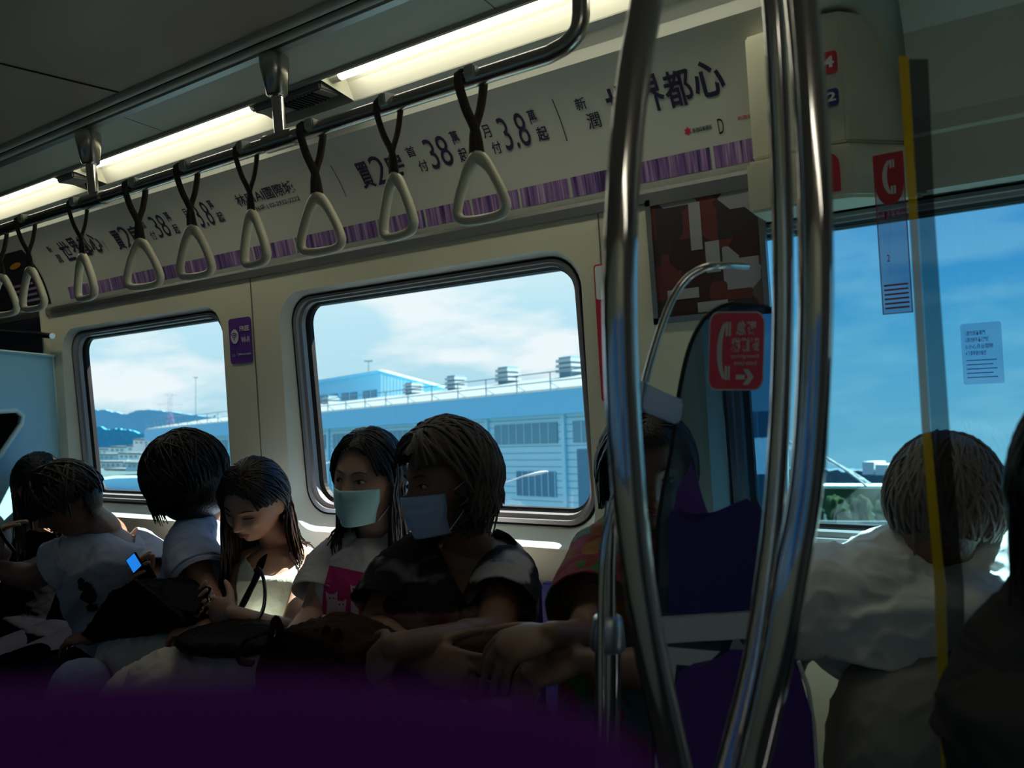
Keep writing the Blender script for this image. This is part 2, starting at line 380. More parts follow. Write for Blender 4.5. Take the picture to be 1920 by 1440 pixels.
# fluorescent lights
TUBE = emis('fluorescent tube', (1.0, 0.96, 0.80), 6.5)
TROUGH = mat('white reflector', (0.80, 0.79, 0.66), 0.35)
def light(x0, x1, label):
    t = empty('ceiling_light', ((x0 + x1) / 2, 1.48, 2.2)); tag(t, label, 'light', 'fluorescent lights along the ceiling')
    y0, y1 = 1.440, 1.520
    mb = MB(); prof = [(y0, 2.168), (y0 + .006, 2.192), (y0 + .022, 2.206), (1.515, 2.203), (1.535, 2.185), (1.552, 2.142)]
    for k in range(len(prof) - 1):
        (ya, za), (yb, zb) = prof[k], prof[k + 1]; mb.add([(x0, ya, za), (x1, ya, za), (x1, yb, zb), (x0, yb, zb)], [(0, 1, 2, 3)])
    for x in (x0, x1): mb.add([(x, y, z) for y, z in prof], [tuple(range(6))])
    mb.build('reflector', TROUGH, t, recalc=False)
    MB().tube([(x0 + .03, 1.480, 2.183), (x1 - .03, 1.480, 2.183)], 0.0125, 12).build('lamp_tube', TUBE, t, smooth=True)
    for x in (x0 + .015, x1 - .015): MB().tube([(x - .015, 1.480, 2.183), (x + .015, 1.480, 2.183)], 0.0145, 12).build('end_cap', M['panel'], t)
light(-1.43, -0.30, 'fluorescent tube light in the ceiling nearest the camera, brightest of the row')
light(-2.57, -1.70, 'fluorescent tube light between the two steel ceiling posts')
light(-3.70, -2.69, 'fluorescent tube light at the left picture edge, beyond the far ceiling post')
def added_fill_light(x0, x1, label):  # unseen fill lamp, added to brighten the man in white from the camera side
    y = -.12; t = empty('ceiling_light', ((x0 + x1) / 2, y, 2.2)); tag(t, label, 'light')
    MB().box(x0, x1, y - .06, y + .06, 2.188, 2.199).build('reflector', TROUGH, t)
    MB().tube([(x0 + .03, y, 2.17), (x1 - .03, y, 2.17)], .0125, 12).build('lamp_tube', TUBE, t, smooth=True)
    for x in (x0 + .02, x1 - .02): MB().box(x - .01, x + .01, y - .014, y + .014, 2.155, 2.19).build('end_cap', M['panel'], t)
added_fill_light(.10, 1.30, 'added fluorescent tube out of view on the near side, brightening the grey haired man')
def vent(x0, x1, label):
    t = empty('air_vent', ((x0 + x1) / 2, 1.48, 2.2)); tag(t, label, 'vent')
    MB().box(x0, x1, 1.445, 1.515, 2.150, 2.21).build('housing', M['grey'], t, bevel=0.004)
    for k in range(9):
        x = x0 + .10 + k * 0.014
        if x < x1 - .01: MB().box(x, x + .006, 1.450, 1.510, 2.145, 2.151).build('slat', M['dark'], t)
vent(-1.69, -1.44, 'dark slatted vent box between the two brightest ceiling lights')
vent(-2.68, -2.58, 'dark vent box behind the far steel ceiling post')

# steel rail, its posts and the hand straps
RY_, RZ_ = 1.31, 2.0
rail = empty('overhead_rail', (-2.5, RY_, RZ_)); tag(rail, 'long polished steel overhead rail carrying the hand straps', 'rail')
e0 = P(1030, 103, RY_); xe = e0.x
pts = [Vector((-6.0, RY_, RZ_)), Vector((xe - 0.3, RY_, RZ_))] + spline([(xe, RY_, RZ_), (xe + .045, RY_, RZ_ + .012), (xe + .07, RY_, RZ_ + .05), (xe + .073, RY_, RZ_ + .19)], 6)
MB().tube(pts, 0.0165, 16).build('rail_tube', M['steel'], rail, smooth=True)
def post(x, label):
    t = empty('ceiling_post', (x, RY_, 2.19)); tag(t, label, 'post', 'steel posts holding the overhead rail')
    MB().tube([(x, RY_, 2.195), (x, RY_, 2.17), (x, RY_, 2.105), (x, RY_, 2.10)], [.034, .034, .024, .017], 24).build('ferrule', M['steel'], t, smooth=True)
    MB().tube([(x, RY_, 2.105), (x, RY_, 2.0)], .0145, 20).build('pole', M['chrome'], t, smooth=True)
    MB().tube([(x - .05, RY_, RZ_), (x + .05, RY_, RZ_)], .021, 18).build('rail_clamp', M['steel'], t, smooth=True)
post(-1.445, 'nearer steel ceiling post with conical ferrule, by the slatted vent box'); post(-2.24, 'farther steel ceiling post with conical ferrule, left of the middle ceiling light')
def strap_proto():
    t = empty('hand_strap', (0, RY_, RZ_ + 0.017))
    w = MB()
    for s, y in ((-1, -1), (1, 1)):
        # each leg starts on one side of the rail, crosses its twin and ends at the ring
        pp = spline([(s * .016, RY_ + y * .0185, RZ_ + .012), (s * .017, RY_ + y * .019, RZ_ - .01), (s * .010, RY_ + y * .012, RZ_ - .055), (s * .002, RY_ + y * .004, RZ_ - .085), (-s * .003, RY_ - y * .001, RZ_ - .11), (-s * .009, RY_, RZ_ - .158)], 5)
        w.tube(pp, .0105, 8, flat=.36, upv=Vector((0, 1, 0)))
    w.tube([(-.016, RY_ - .019, RZ_ + .012), (-.016, RY_ - .012, RZ_ + .0185), (.016, RY_ + .012, RZ_ + .0185), (.016, RY_ + .019, RZ_ + .012)], .010, 8, flat=.3)
    w.build('webbing', M['strap'], t, smooth=True)
    MB().box(-.003, .022, RY_ - .024, RY_ + .024, RZ_ - .004, RZ_ + .021).build('buckle', M['panel'], t, bevel=.003)
    # triangular ring with rounded corners
    C = [(0, -.152), (.020, -.168), (.040, -.205), (.053, -.240), (.054, -.258), (.040, -.270), (0, -.273), (-.040, -.270), (-.054, -.258), (-.053, -.240), (-.040, -.205), (-.020, -.168)]
    n = len(C); loop = []
    for i in range(n):
        p0, p1, p2, p3 = (Vector((C[(i + k) % n][0], 0, C[(i + k) % n][1])) for k in (-1, 0, 1, 2))
        for k in range(4):
            u = k / 4; loop.append(0.5 * ((2 * p1) + (p2 - p0) * u + (2 * p0 - 5 * p1 + 4 * p2 - p3) * u * u + (3 * p1 - p0 - 3 * p2 + p3) * u ** 3) + Vector((0, RY_, RZ_)))
    mb = MB(); N = len(loop); rings = []
    ctr = Vector((0, RY_, RZ_ - .22))
    for i, p in enumerate(loop):
        tt = (loop[(i + 1) % N] - loop[i - 1]).normalized(); nrm = tt.cross(Vector((0, 1, 0))).normalized()
        top = max(0, 1 - (RZ_ - .152 - p.z) / .03)
        rings.append([p + nrm * (math.cos(a) * (.0100 + .005 * top)) + Vector((0, 1, 0)) * (math.sin(a) * (.0115)) for a in [2 * math.pi * k / 10 for k in range(10)]])
    mb.loops(rings + [rings[0]]); mb.build('grip_ring', M['ring'], t, smooth=True)
    return t
def copy_tree(o, parent=None):
    c = o.copy(); COL.objects.link(c)
    if parent is not None: c.parent = parent; c.matrix_parent_inverse = o.matrix_parent_inverse.copy()
    for ch in list(o.children): copy_tree(ch, c)
    return c
proto = strap_proto()
SX = [(880, 155, .1, 'nearest the camera, in front of the last 萬起 of the poster'), (725, 205, -.25, 'second from the camera, in front of the 房 character'), (580, 240, .2, 'hanging beside the nearer steel ceiling post'),
      (458, 285, -.2, 'fourth from the camera, above the wall between the windows'), (347, 322, .15, 'fifth from the camera, in front of the small 3.8 lettering'), (250, 352, .3, 'sixth from the camera, above the top of the left window'),
      (143, 390, -.1, 'over the upper left corner of the left window'), (45, 420, .1, 'by the dark poster at the left, nearly farthest'), (-8, 437, .2, 'at the left picture edge, farthest and cut off')]
for i, (px, py, rz, lb) in enumerate(SX):
    s = proto if i == 0 else copy_tree(proto)
    x = P(px + 3, py, RY_).x; s.location.x = x; s.location.y = RY_; s.rotation_euler.z = rz
    tag(s, 'cream triangular hand strap ' + lb, 'hand strap', 'hand straps on the overhead rail')

# curved advertising poster above the windows
def adyz(t):
    p0, p1, p2 = (1.744, 1.808), (1.730, 1.985), (1.600, 2.085)
    return tuple(p0[k] * (1 - t) ** 2 + 2 * p1[k] * t * (1 - t) + p2[k] * t * t for k in (0, 1))
def ADP(x, t, off=0.0):
    y, z = adyz(t); y2, z2 = adyz(t + .01); d = Vector((0, y2 - y, z2 - z)).normalized(); n = Vector((0, -d.z, d.y))
    return Vector((x, y, z)) + n * off
def AD(px, py):
    lo, hi = -0.2, 1.3
    for _ in range(40):
        t = (lo + hi) / 2; y, z = adyz(t)
        if P(px, py, y).z > z: lo = t
        else: hi = t
    return P(px, py, adyz(t)[0]).x, t
def adsheet(name, x0, x1, t0, t1, m, off, parent=None, n=16):
    mb = MB(); mb.loops([[ADP(x, t0 + (t1 - t0) * k / n, off) for k in range(n + 1)] for x in (x0, x1)], closed=False)
    return mb.build(name, m, parent, smooth=True, recalc=False)
strip('wall_cove', [(yw(1.8) , ZT), (1.745, ZT + .004)] + [tuple(ADP(0, k / 14)[1:]) for k in range(15)], M['panel'], smooth=True)
strip('trim_15', [(yw(1.8) - .001, 1.778), (yw(1.8) - .010, 1.781), (yw(1.8) - .012, 1.802), (1.740, 1.811)], M['alu'], smooth=False)
xa1 = AD(1440, 190)[0]; xa0 = AD(88, 480)[0]
ad = empty('advertising_poster', ((xa0 + xa1) / 2, 1.72, 1.83)); tag(ad, 'long white curved poster with violet Chinese lettering above the windows', 'poster')
adsheet('poster_sheet', xa0, xa1, .02, .93, M['ad'], -.002, ad)
def stripes():
    m = bpy.data.materials.new('violet stripes'); m.use_nodes = True; nt = m.node_tree; b = nt.nodes['Principled BSDF']; b.inputs['Roughness'].default_value = .5
    tc = nt.nodes.new('ShaderNodeTexCoord'); mp = nt.nodes.new('ShaderNodeMapping'); mp.inputs['Scale'].default_value = (75, 2.5, 2.5)
    n = nt.nodes.new('ShaderNodeTexNoise'); n.inputs['Scale'].default_value = 1; n.inputs['Detail'].default_value = 3; n.inputs['Roughness'].default_value = .8
    r = nt.nodes.new('ShaderNodeValToRGB'); e = r.color_ramp.elements; e[0].position = .36; e[0].color = (.04, .025, .10, 1); e[1].position = .68; e[1].color = (.55, .45, .60, 1)
    k = e.new(.46); k.color = (.15, .09, .28, 1); k = e.new(.55); k.color = (.30, .17, .36, 1)
    nt.links.new(tc.outputs['Object'], mp.inputs[0]); nt.links.new(mp.outputs[0], n.inputs[0]); nt.links.new(n.outputs[0], r.inputs[0]); nt.links.new(r.outputs[0], b.inputs['Base Color']); return m
ST = stripes()
x = xa0 + .03
rng = random.Random(4)
while x < xa1 - .02:
    w_ = min(rng.uniform(.13, .20), xa1 - .01 - x); adsheet('stripe_band', x, x + w_, .055, .195, ST, .001, ad, 6); x += w_ + .008
def adtext(s, bl, br, tl, bold=.012, m='ink', dx=0.0):
    x0, t0 = AD(*bl); x1, _ = AD(*br); _, t1 = AD(*tl)
    mb = MB(); text_on(mb, s, (x0 + dx, x1 + dx, t0, t1), lambda u, v: ADP(u, v, .0016), bold); mb.build('lettering', M[m], ad, recalc=False)
near_set = [('買', (685, 355), (708, 348), (645, 312), .02), ('2', (711, 347), (735, 340), (680, 297), .0), ('房', (735, 340), (768, 331), (706, 295), .02),
            ('首', (767, 296), (783, 291), (757, 277), .01), ('付', (790, 323), (806, 318), (779, 303), .01), ('38', (814, 318), (855, 308), (778, 266), .0),
            ('萬', (852, 272), (866, 268), (830, 250), .02), ('起', (866, 305), (882, 300), (853, 280), .02),
            ('月', (910, 260), (924, 255), (897, 237), .01), ('付', (927, 290), (944, 286), (917, 268), .01), ('3.8', (952, 283), (1000, 270), (915, 226), .0),
            ('萬', (996, 233), (1010, 228), (976, 210), .02), ('起', (1012, 266), (1032, 260), (1000, 240), .02)]
DX = AD(193, 436)[0] - AD(645, 310)[0]
for s, bl, br, tl, bo in near_set:
    adtext(s, bl, br, tl, bo); adtext(s, bl, br, tl, bo, dx=DX)
title = [('新', (1083, 208), (1103, 203), (1070, 187), .01), ('潤', (1106, 243), (1130, 237), (1092, 215), .01), ('世', (1150, 232), (1200, 216), (1112, 172), .02),
         ('界', (1206, 216), (1253, 203), (1170, 152), .02), ('都', (1255, 205), (1305, 190), (1228, 140), .018), ('心', (1308, 188), (1364, 172), (1285, 122), .025)]
DX2 = AD(85, 465)[0] - AD(1068, 183)[0]
for s, bl, br, tl, bo in title:
    adtext(s, bl, br, tl, bo); adtext(s, bl, br, tl, bo, dx=DX2)
adtext('林口AI國際城', (450, 388), (556, 358), (432, 368), .015); adtext('22-36坪 | 02-2932-2222', (470, 401), (566, 380), (465, 390), .01)
for (px, py, qx, qy) in ((1027, 188, 1072, 262), (612, 312, 657, 366), (188, 452, 208, 470)):
    (x0, t0), (x1, t1) = AD(px, py), AD(qx, qy); adsheet('divider', (x0 + x1) / 2 - .0012, (x0 + x1) / 2 + .0012, t1, t0, M['ink'], .0012, ad, 8)
adtext('新潤興業建設', (1300, 250), (1336, 243), (1298, 241), .01, 'inkblack')
x0, t0 = AD(1290, 246); mb = MB(); mb.add([ADP(x0 + .009 * math.cos(a) * (1 if k % 2 else .6), t0 + .03 * math.sin(a) * (1 if k % 2 else .6), .0016) for k, a in enumerate([math.pi * j / 6 for j in range(12)])], [tuple(range(12))]); mb.build('logo', M['red'], ad, recalc=False)
x0, t0 = AD(1352, 236); mb = MB(); text_on(mb, 'D', (x0 - .006, x0 + .006, t0 - .05, t0 + .05), lambda u, v: ADP(u, v, .0016)); mb.build('logo', M['leather'], ad, recalc=False)
adtext('新潤世界', (1384, 226), (1420, 218), (1381, 219), .01, 'red')
# darker poster beyond it
def bottle():
    a0 = AD(-60, 560)[0]; a1 = xa0 - .12
    t = empty('dark_poster', ((a0 + a1) / 2, 1.72, 1.83)); tag(t, 'dark poster with a gold mark at the far left, beyond the white poster', 'poster')
    adsheet('poster_sheet', a0, a1, .05, .8, M['inkblack'], .002, t)
    mb = MB(); cx, tt = AD(30, 498); mb.add([ADP(cx + .05 * math.cos(a), tt + .035 * math.sin(a) + .02 * math.cos(a), .004) for a in [math.pi * 2 * k / 16 for k in range(16)]], [tuple(range(16))])
    mb.build('gold_mark', mat('gold print', (.5, .22, .03), .4), t, recalc=False)
    mb = MB()
    for k in range(4): mb.loops([[ADP(x_, .12 + .07 * k + .03 * j, .004) for j in (0, 1)] for x_ in (a1 - .3, a1 - .05 - .03 * (k % 2))], closed=False)
    mb.build('small_print', mat('violet grey print', (.25, .2, .35), .5), t, recalc=False)
bottle()
# wall joints
for i, x in enumerate((-2.135, -0.86)): MB().hexa([Vector((x + s * .0012, y, z)) for z in (.9, 1.80) for (s, y) in ((-1, yw(z) - .0012), (1, yw(z) - .0012), (1, yw(z) + .002), (-1, yw(z) + .002))]).build('trim_%d' % (16 + i), M['grey'])['kind'] = 'structure'

# flat things on the wall
def wallfn(off=.003): return lambda x, z: Vector((x, yw(z) - off, z))
def plate(mb, x0, x1, z0, z1, r, off, th=.002):
    o = [Vector((v.x, yw(v.z) - off, v.z)) for v in rrect(x0, x1, z0, z1, r, 0, 5)]; mb.prism(o, (0, th, 0)); return mb
def WP(px, py, Y=1.748): p = P(px, py, Y); return p.x, p.z
def wifi():
    x0, z1 = WP(430, 600); x1, z0 = WP(479, 681); z0 = 1.505; z1 = 1.656
    t = empty('wifi_sign', ((x0 + x1) / 2, 1.747, z0)); tag(t, 'small violet free Wi-Fi sign on the wall between the two left windows', 'sign')
    plate(MB(), x0, x1, z0, z1, .012, .004).build('plate', M['wifi'], t)
    W = x1 - x0; H = z1 - z0; cx, cz = x0 + W * .28, z0 + H * .60; r = .021; f = wallfn(.0065)
    mb = MB(); mb.add([f(cx + r * math.cos(a) * .95, cz + r * 1.15 * math.sin(a)) for a in [2 * math.pi * k / 28 for k in range(28)]], [tuple(range(28))]); mb.build('symbol_disc', M['white'], t, recalc=False)
    mb = MB(); f2 = wallfn(.0085); c0 = cz - .011
    for rr_ in (.006, .013, .020):
        A = [math.radians(45 + 90 * k / 8) for k in range(9)]
        mb.loops([[f2(cx + q * math.cos(a), c0 + q * math.sin(a)) for a in A] for q in (rr_, rr_ + .0035)], closed=False)
    mb.add([f2(cx + .0028 * math.cos(a), c0 + .001 + .0028 * math.sin(a)) for a in [2 * math.pi * k / 10 for k in range(10)]], [tuple(range(10))])
    mb.build('symbol', M['wifi'], t, recalc=False)
    mb = MB()
    text_on(mb, 'FREE', (x0 + W * .53, x0 + W * .95, z0 + H * .70, z0 + H * .81), f, .02)
    text_on(mb, 'Wi-Fi', (x0 + W * .57, x0 + W * .95, z0 + H * .45, z0 + H * .57), f, .02)
    text_on(mb, 'TyMetro-train', (x0 + W * .33, x0 + W * .97, z0 + H * .155, z0 + H * .23), f, .02)
    text_on(mb, 'SSID', (x0 + W * .10, x0 + W * .26, z0 + H * .155, z0 + H * .21), f, .0)
    mb.build('lettering', M['white'], t, recalc=False)
wifi()
def poster_frame():
    x0, z1 = -.735, 1.775; x1, z0 = -.49, 1.52
    x0 = P(1215, 400, 1.748).x; x1 = P(1432, 360, 1.748).x; z1 = 1.785; z0 = 1.50
    t = empty('framed_poster', ((x0 + x1) / 2, 1.747, z0)); tag(t, 'framed photo poster of a street and balconies, numbered 2, behind the steel poles', 'poster')
    mb = MB()
    for (a, b, c, d) in ((x0, x1, z1 - .014, z1), (x0, x1, z0, z0 + .014), (x0, x0 + .012, z0, z1), (x1 - .012, x1, z0, z1)): mb.box(a, b, 1.733, 1.749, c, d)
    mb.build('frame', M['alu'], t)
    m = mat('street photo print', (.2, .1, .08), .5); nt = m.node_tree; b = nt.nodes['Principled BSDF']
    tc = nt.nodes.new('ShaderNodeTexCoord'); v = nt.nodes.new('ShaderNodeTexVoronoi'); v.inputs['Scale'].default_value = 14; v.distance = 'CHEBYCHEV'
    r = nt.nodes.new('ShaderNodeValToRGB'); e = r.color_ramp.elements; r.color_ramp.interpolation = 'CONSTANT'
    e[0].color = (.05, .018, .016, 1); e[1].position = .8; e[1].color = (.32, .32, .34, 1)
    for p_, c_ in ((.3, (.14, .035, .03, 1)), (.5, (.04, .03, .03, 1)), (.65, (.13, .09, .08, 1))): k = e.new(p_); k.color = c_
    sp = nt.nodes.new('ShaderNodeSeparateColor'); nt.links.new(tc.outputs['Object'], v.inputs[0]); nt.links.new(v.outputs['Color'], sp.inputs[0]); nt.links.new(sp.outputs[0], r.inputs[0]); nt.links.new(r.outputs[0], b.inputs['Base Color'])
    MB().box(x0 + .010, x1 - .010, 1.738, 1.747, z0 + .012, z1 - .012).build('photo_print', m, t)
    f = lambda x, z: Vector((x, 1.737, z)); W = x1 - x0; H = z1 - z0
    mb = MB()      # pale balconies and a window in the picture
    for (a, b_, c, d) in ((.38, .48, .55, .92), (.50, .62, .36, .60), (.14, .42, .18, .26), (.40, .66, .06, .14)):
        mb.add([f(x0 + W * a, z0 + H * c), f(x0 + W * b_, z0 + H * c), f(x0 + W * b_, z0 + H * d), f(x0 + W * a, z0 + H * d)], [(0, 1, 2, 3)])
    mb.build('pale_houses', mat('pale house print', (.36, .37, .38), .5), t, recalc=False)
    mb = MB(); text_on(mb, '2', (x1 - .024, x1 - .014, z1 - .0125, z1 - .002), lambda x, z: Vector((x, 1.7325, z)), .01); mb.build('number', M['inkblack'], t, recalc=False)
poster_frame()
# red outlined notice beside the second window
def red_notice():
    x0 = P(1114, 500, 1.748).x; x1 = P(1150, 500, 1.748).x; z1 = P(1114, 497, 1.748).z; z0 = z1 - .33
    t = empty('red_notice', (x0, 1.747, z0)); tag(t, 'tall red and white notice on the wall right of the middle window', 'sign')
    plate(MB(), x0, x1 + .03, z0, z1, .008, .003).build('border', M['red'], t)
    plate(MB(), x0 + .004, x1 + .026, z1 - .085, z1 - .004, .006, .005).build('white_panel', M['ad'], t)
red_notice()

# upper right: bulkhead over the door pillar
bh = [(-.46, 1.755), (-.445, 1.61), (-.30, 1.60), (-.27, 1.61), (-.17, 1.755)]
b1 = plan_prism(bh, 1.80, 2.04).build('wall_pillar', M['wall'], bevel=.004); tag(b1, kind='structure')
bh2 = [(-.47, 1.755), (-.455, 1.595), (-.30, 1.585), (-.262, 1.598), (-.155, 1.755)]
b2 = plan_prism(bh2, 1.695, 1.795).build('wall_pillar_base', M['wall'], bevel=.006); tag(b2, kind='structure')
strip('wall_lintel', [(1.70, 1.70), (1.70, 1.80), (1.69, 1.805), (1.69, 1.835), (1.65, 1.98), (1.60, 2.03), (1.60, 2.12)], M['panel'], x0=-.17, x1=1.6)
strip('ceiling_cove', [(1.30, 2.17), (1.45, 2.10), (1.52, 2.055), (1.55, 2.045), (1.70, 2.05)], M['panel'], x0=-.36, x1=1.6, smooth=True)
def station_sign(txt, pxs, m, label):
    (xa, ya, xb, yb) = pxs; p0 = P(xa, yb, 1.598); p1 = P(xb, ya, 1.598)
    t = empty('station_number_sign', (p0.x, 1.598, p0.z)); tag(t, label, 'sign')
    mb = MB(); mb.prism([Vector((v.x, 1.594, v.z)) for v in rrect(p0.x, p1.x, p0.z, p1.z, .006, 0, 4)], (0, .004, 0)); mb.build('plate', M[m], t)
    mb = MB(); W = p1.x - p0.x; H = p1.z - p0.z; text_on(mb, txt, (p0.x + W * .12, p1.x - W * .1, p0.z + H * .25, p1.z - H * .22), lambda x, z: Vector((x, 1.5925, z)), .03); mb.build('lettering', M['white'], t, recalc=False)
station_sign('04', (1517, 94, 1569, 148), 'red', 'red square sign reading 04 above the steel poles')
station_sign('R2', (1528, 164, 1572, 206), 'navy', 'dark blue square sign reading R2 under the red 04 sign')
def bell():
    c = P(1548, 320, 1.57); t = empty('alarm_label', c); tag(t, 'round topped red label on the pillar behind the right steel pole', 'sign')
    mb = MB(); o = [Vector((c.x + .022 * math.cos(math.pi * k / 10), 1.583, c.z + .012 + .022 * math.sin(math.pi * k / 10))) for k in range(11)] + [Vector((c.x - .022, 1.583, c.z - .038)), Vector((c.x + .022, 1.583, c.z - .038))]
    mb.prism(o, (0, .003, 0)); mb.build('plate', M['red'], t)
    mb = MB(); text_on(mb, '!', (c.x - .003, c.x + .003, c.z - .03, c.z - .01), lambda x, z: Vector((x, 1.5815, z)), .02); mb.build('lettering', M['white'], t, recalc=False)
bell()
def handset(mb, cx, cz, s, fn, flip=1):
    A = [math.radians(-62 + 124 * k / 12) for k in range(13)]
    outer = [(cx + flip * (.30 - .62 * math.cos(a)) * s, cz + 1.0 * math.sin(a) * s * 1.1) for a in A]
    inner = [(cx + flip * (.30 - .36 * math.cos(a)) * s, cz + .92 * math.sin(a) * s * 1.1) for a in A]
    mb.loops([[fn(*q) for q in outer], [fn(*q) for q in inner]], closed=False)
    for sg in (1, -1):
        for (xa, xb, k) in ((.10, .22, 1), (.26, .36, 1)):
            q = [(cx + flip * xa * s, cz + sg * 1.0 * s), (cx + flip * xb * s, cz + sg * .98 * s), (cx + flip * xb * s, cz + sg * .52 * s), (cx + flip * xa * s, cz + sg * .50 * s)]
            mb.add([fn(*p) for p in q], [(0, 1, 2, 3)])
def phone_sign():
    # a clear acrylic plate hanging down from the pillar over the window glass
    Y = 1.55; a = P(1636, 293, Y); b = P(1694, 300, Y); zb = P(1660, 590, Y).z; x0, x1, z1 = a.x, b.x, a.z; W = x1 - x0
    t = empty('intercom_sign', ((x0 + x1) / 2, Y, zb)); tag(t, 'tall narrow notice with white handset on red, over the blue window', 'sign')
    f = lambda o: (lambda x, z: Vector((x, Y - o, z)))
    MB().box(x0, x1, Y, Y + .002, zb, z1).build('plate', glass('clear acrylic', (.80, .80, .86), .03, .22, (.5, .5, .6)), t)
    MB().add([f(.002)(x0, z1), f(.002)(x0, z1 - .055)] + [f(.002)(x0 + W / 2 + W * .46 * math.sin(q), z1 - .055 - .035 * math.cos(q)) for q in [math.radians(-90 + 18 * k) for k in range(11)]][0:11] + [f(.002)(x1, z1 - .055), f(.002)(x1, z1)], [tuple(range(15))]).build('red_shield', M['red'], t, recalc=False)
    MB().box(x0 + W * .3, x0 + W * .7, Y + .001, 1.68, z1 - .012, z1 - .004).build('bracket', M['panel'], t)
    mb = MB(); handset(mb, x0 + W * .48, z1 - .042, .030, f(.004)); mb.build('handset_symbol', M['white'], t, recalc=False)
    mb = MB(); z_ = z1 - .098; text_on(mb, '緊急對講機', (x0 + W * .08, x1 - W * .06, z_ - .012, z_), f(.002), .02)
    for k in range(6): mb.add([f(.002)(x0 + W * .1, zb + .052 - k * .008), f(.002)(x1 - W * .1, zb + .052 - k * .008), f(.002)(x1 - W * .1, zb + .049 - k * .008), f(.002)(x0 + W * .1, zb + .049 - k * .008)], [(0, 1, 2, 3)])
    text_on(mb, '1', (x0 + W * .28, x0 + W * .34, zb + .165, zb + .178), f(.002)); text_on(mb, '2', (x0 + W * .26, x0 + W * .36, zb + .092, zb + .104), f(.002))
    mb.build('lettering', M['red'], t, recalc=False)
    mb = MB()
    for (p_, q_) in (((x0, z1 - .05), (x0 + .0016, zb)), ((x1 - .0016, z1 - .05), (x1, zb)), ((x0, zb + .0016), (x1, zb))):
        mb.add([f(.002)(p_[0], p_[1]), f(.002)(q_[0], p_[1]), f(.002)(q_[0], q_[1]), f(.002)(p_[0], q_[1])], [(0, 1, 2, 3)])
    mb.build('border', M['red'], t, recalc=False)
phone_sign()
def notice():
    Y = 1.79; a = P(1800, 608, Y); b = P(1884, 718, Y); t = empty('window_notice', (a.x, Y, b.z)); tag(t, 'pale printed notice with four numbered lines stuck on the blue window glass', 'sign')
    W = b.x - a.x; H = a.z - b.z; f = lambda x, z: Vector((x, Y - .0005, z)); fb = lambda x, z: Vector((x, Y, z))
    mb = MB(); mb.add([fb(v.x, v.z) for v in rrect(a.x, b.x, b.z, a.z, .004, 0, 3)], [tuple(range(16))]); mb.build('sheet', glass('frosted film', (.55, .72, .88), .02, .22, (.55, .6, .75)), t, recalc=False)
    mb = MB()
    for k, s in enumerate(('1.請勿倚靠車門', '2.請勿將手靠近門縫', '3.小心月台間隙', '4.下車時請勿推擠')): text_on(mb, s, (a.x + W * .1, a.x + W * (.6 + .09 * (k % 3)), a.z - H * (.20 + .11 * k), a.z - H * (.12 + .11 * k)), f, .01)
    for k in range(5): mb.add([f(a.x + W * .1, a.z - H * (.60 + .07 * k)), f(a.x + W * (.85 - .1 * (k % 2)), a.z - H * (.60 + .07 * k)), f(a.x + W * (.85 - .1 * (k % 2)), a.z - H * (.615 + .07 * k)), f(a.x + W * .1, a.z - H * (.615 + .07 * k))], [(0, 1, 2, 3)])
    mb.build('lettering', mat('slate blue print', (.06, .10, .30), .5), t, recalc=False)
notice()
def edge_strip():
    # door edge bands made see-through, imitating the glass reflection that overlays them
    t = empty('door_edge_strip', (-.13, 1.15, 0)); tag(t, 'tall yellow and black see-through strip crossing in front of the grey haired man', 'strip')
    Y = 1.15
    def band(name, pts, m):
        L = [P(a, y, Y) for (y, a, b) in pts]; R = [P(b, y, Y) for (y, a, b) in pts]
        mb = MB(); mb.loops([[p, q, q + Vector((0, .003, 0)), p + Vector((0, .003, 0))] for p, q in zip(L, R)]); mb.build(name, m, t)
    def film(nm, c, al):
        m = bpy.data.materials.new(nm); m.use_nodes = True; nt = m.node_tree; nt.nodes.clear(); o = nt.nodes.new('ShaderNodeOutputMaterial')
        a = nt.nodes.new('ShaderNodeBsdfTransparent'); d = nt.nodes.new('ShaderNodeBsdfDiffuse'); d.inputs[0].default_value = (*c, 1); x = nt.nodes.new('ShaderNodeMixShader'); x.inputs[0].default_value = al
        nt.links.new(a.outputs[0], x.inputs[1]); nt.links.new(d.outputs[0], x.inputs[2]); nt.links.new(x.outputs[0], o.inputs[0]); return m
    band('yellow_band', [(105, 1684, 1703), (400, 1704, 1720), (800, 1728, 1744), (1100, 1752, 1772), (1460, 1765, 1783)], film('see-through yellow', (1.0, .68, .0), .62))
    band('black_band', [(110, 1704, 1740), (400, 1721, 1752), (800, 1745, 1780), (1100, 1773, 1807), (1460, 1784, 1812)], film('see-through black', (.012, .012, .015), .5))
edge_strip()

# seats under the far windows, floor, near side of the car
def bench(x0, x1, label):
    t = empty('bench_seat', ((x0 + x1) / 2, 1.5, 0)); tag(t, label, 'bench')
    n = max(1, round((x1 - x0) / .46)); w_ = (x1 - x0) / n
    MB().box(x0, x1, 1.30, 1.70, .05, .38).build('base', M['grey'], t)
    for k in range(n):
        a = x0 + k * w_ + .012; b = a + w_ - .024
        prof = [(1.215, .405), (1.24, .43), (1.40, .415), (1.60, .405), (1.632, .46), (1.655, .65), (1.668, .865), (1.678, .884), (1.70, .884), (1.712, .86), (1.70, .39), (1.24, .38)]
        MB().loops([[Vector((x, y, z)) for y, z in prof] for x in (a, b)]).add([(a, y, z) for y, z in prof], [tuple(range(12))]).add([(b, y, z) for y, z in prof], [tuple(range(12))]).build('seat', M['seat'], t, bevel=.004)
bench(-3.30, -0.62, 'row of violet moulded plastic seats under the windows')
fl = MB().box(-6.5, 1.6, -1.0, 1.85, -.05, 0).build('floor', M['floor']); tag(fl, kind='structure')
nw = MB(); YN = -0.75
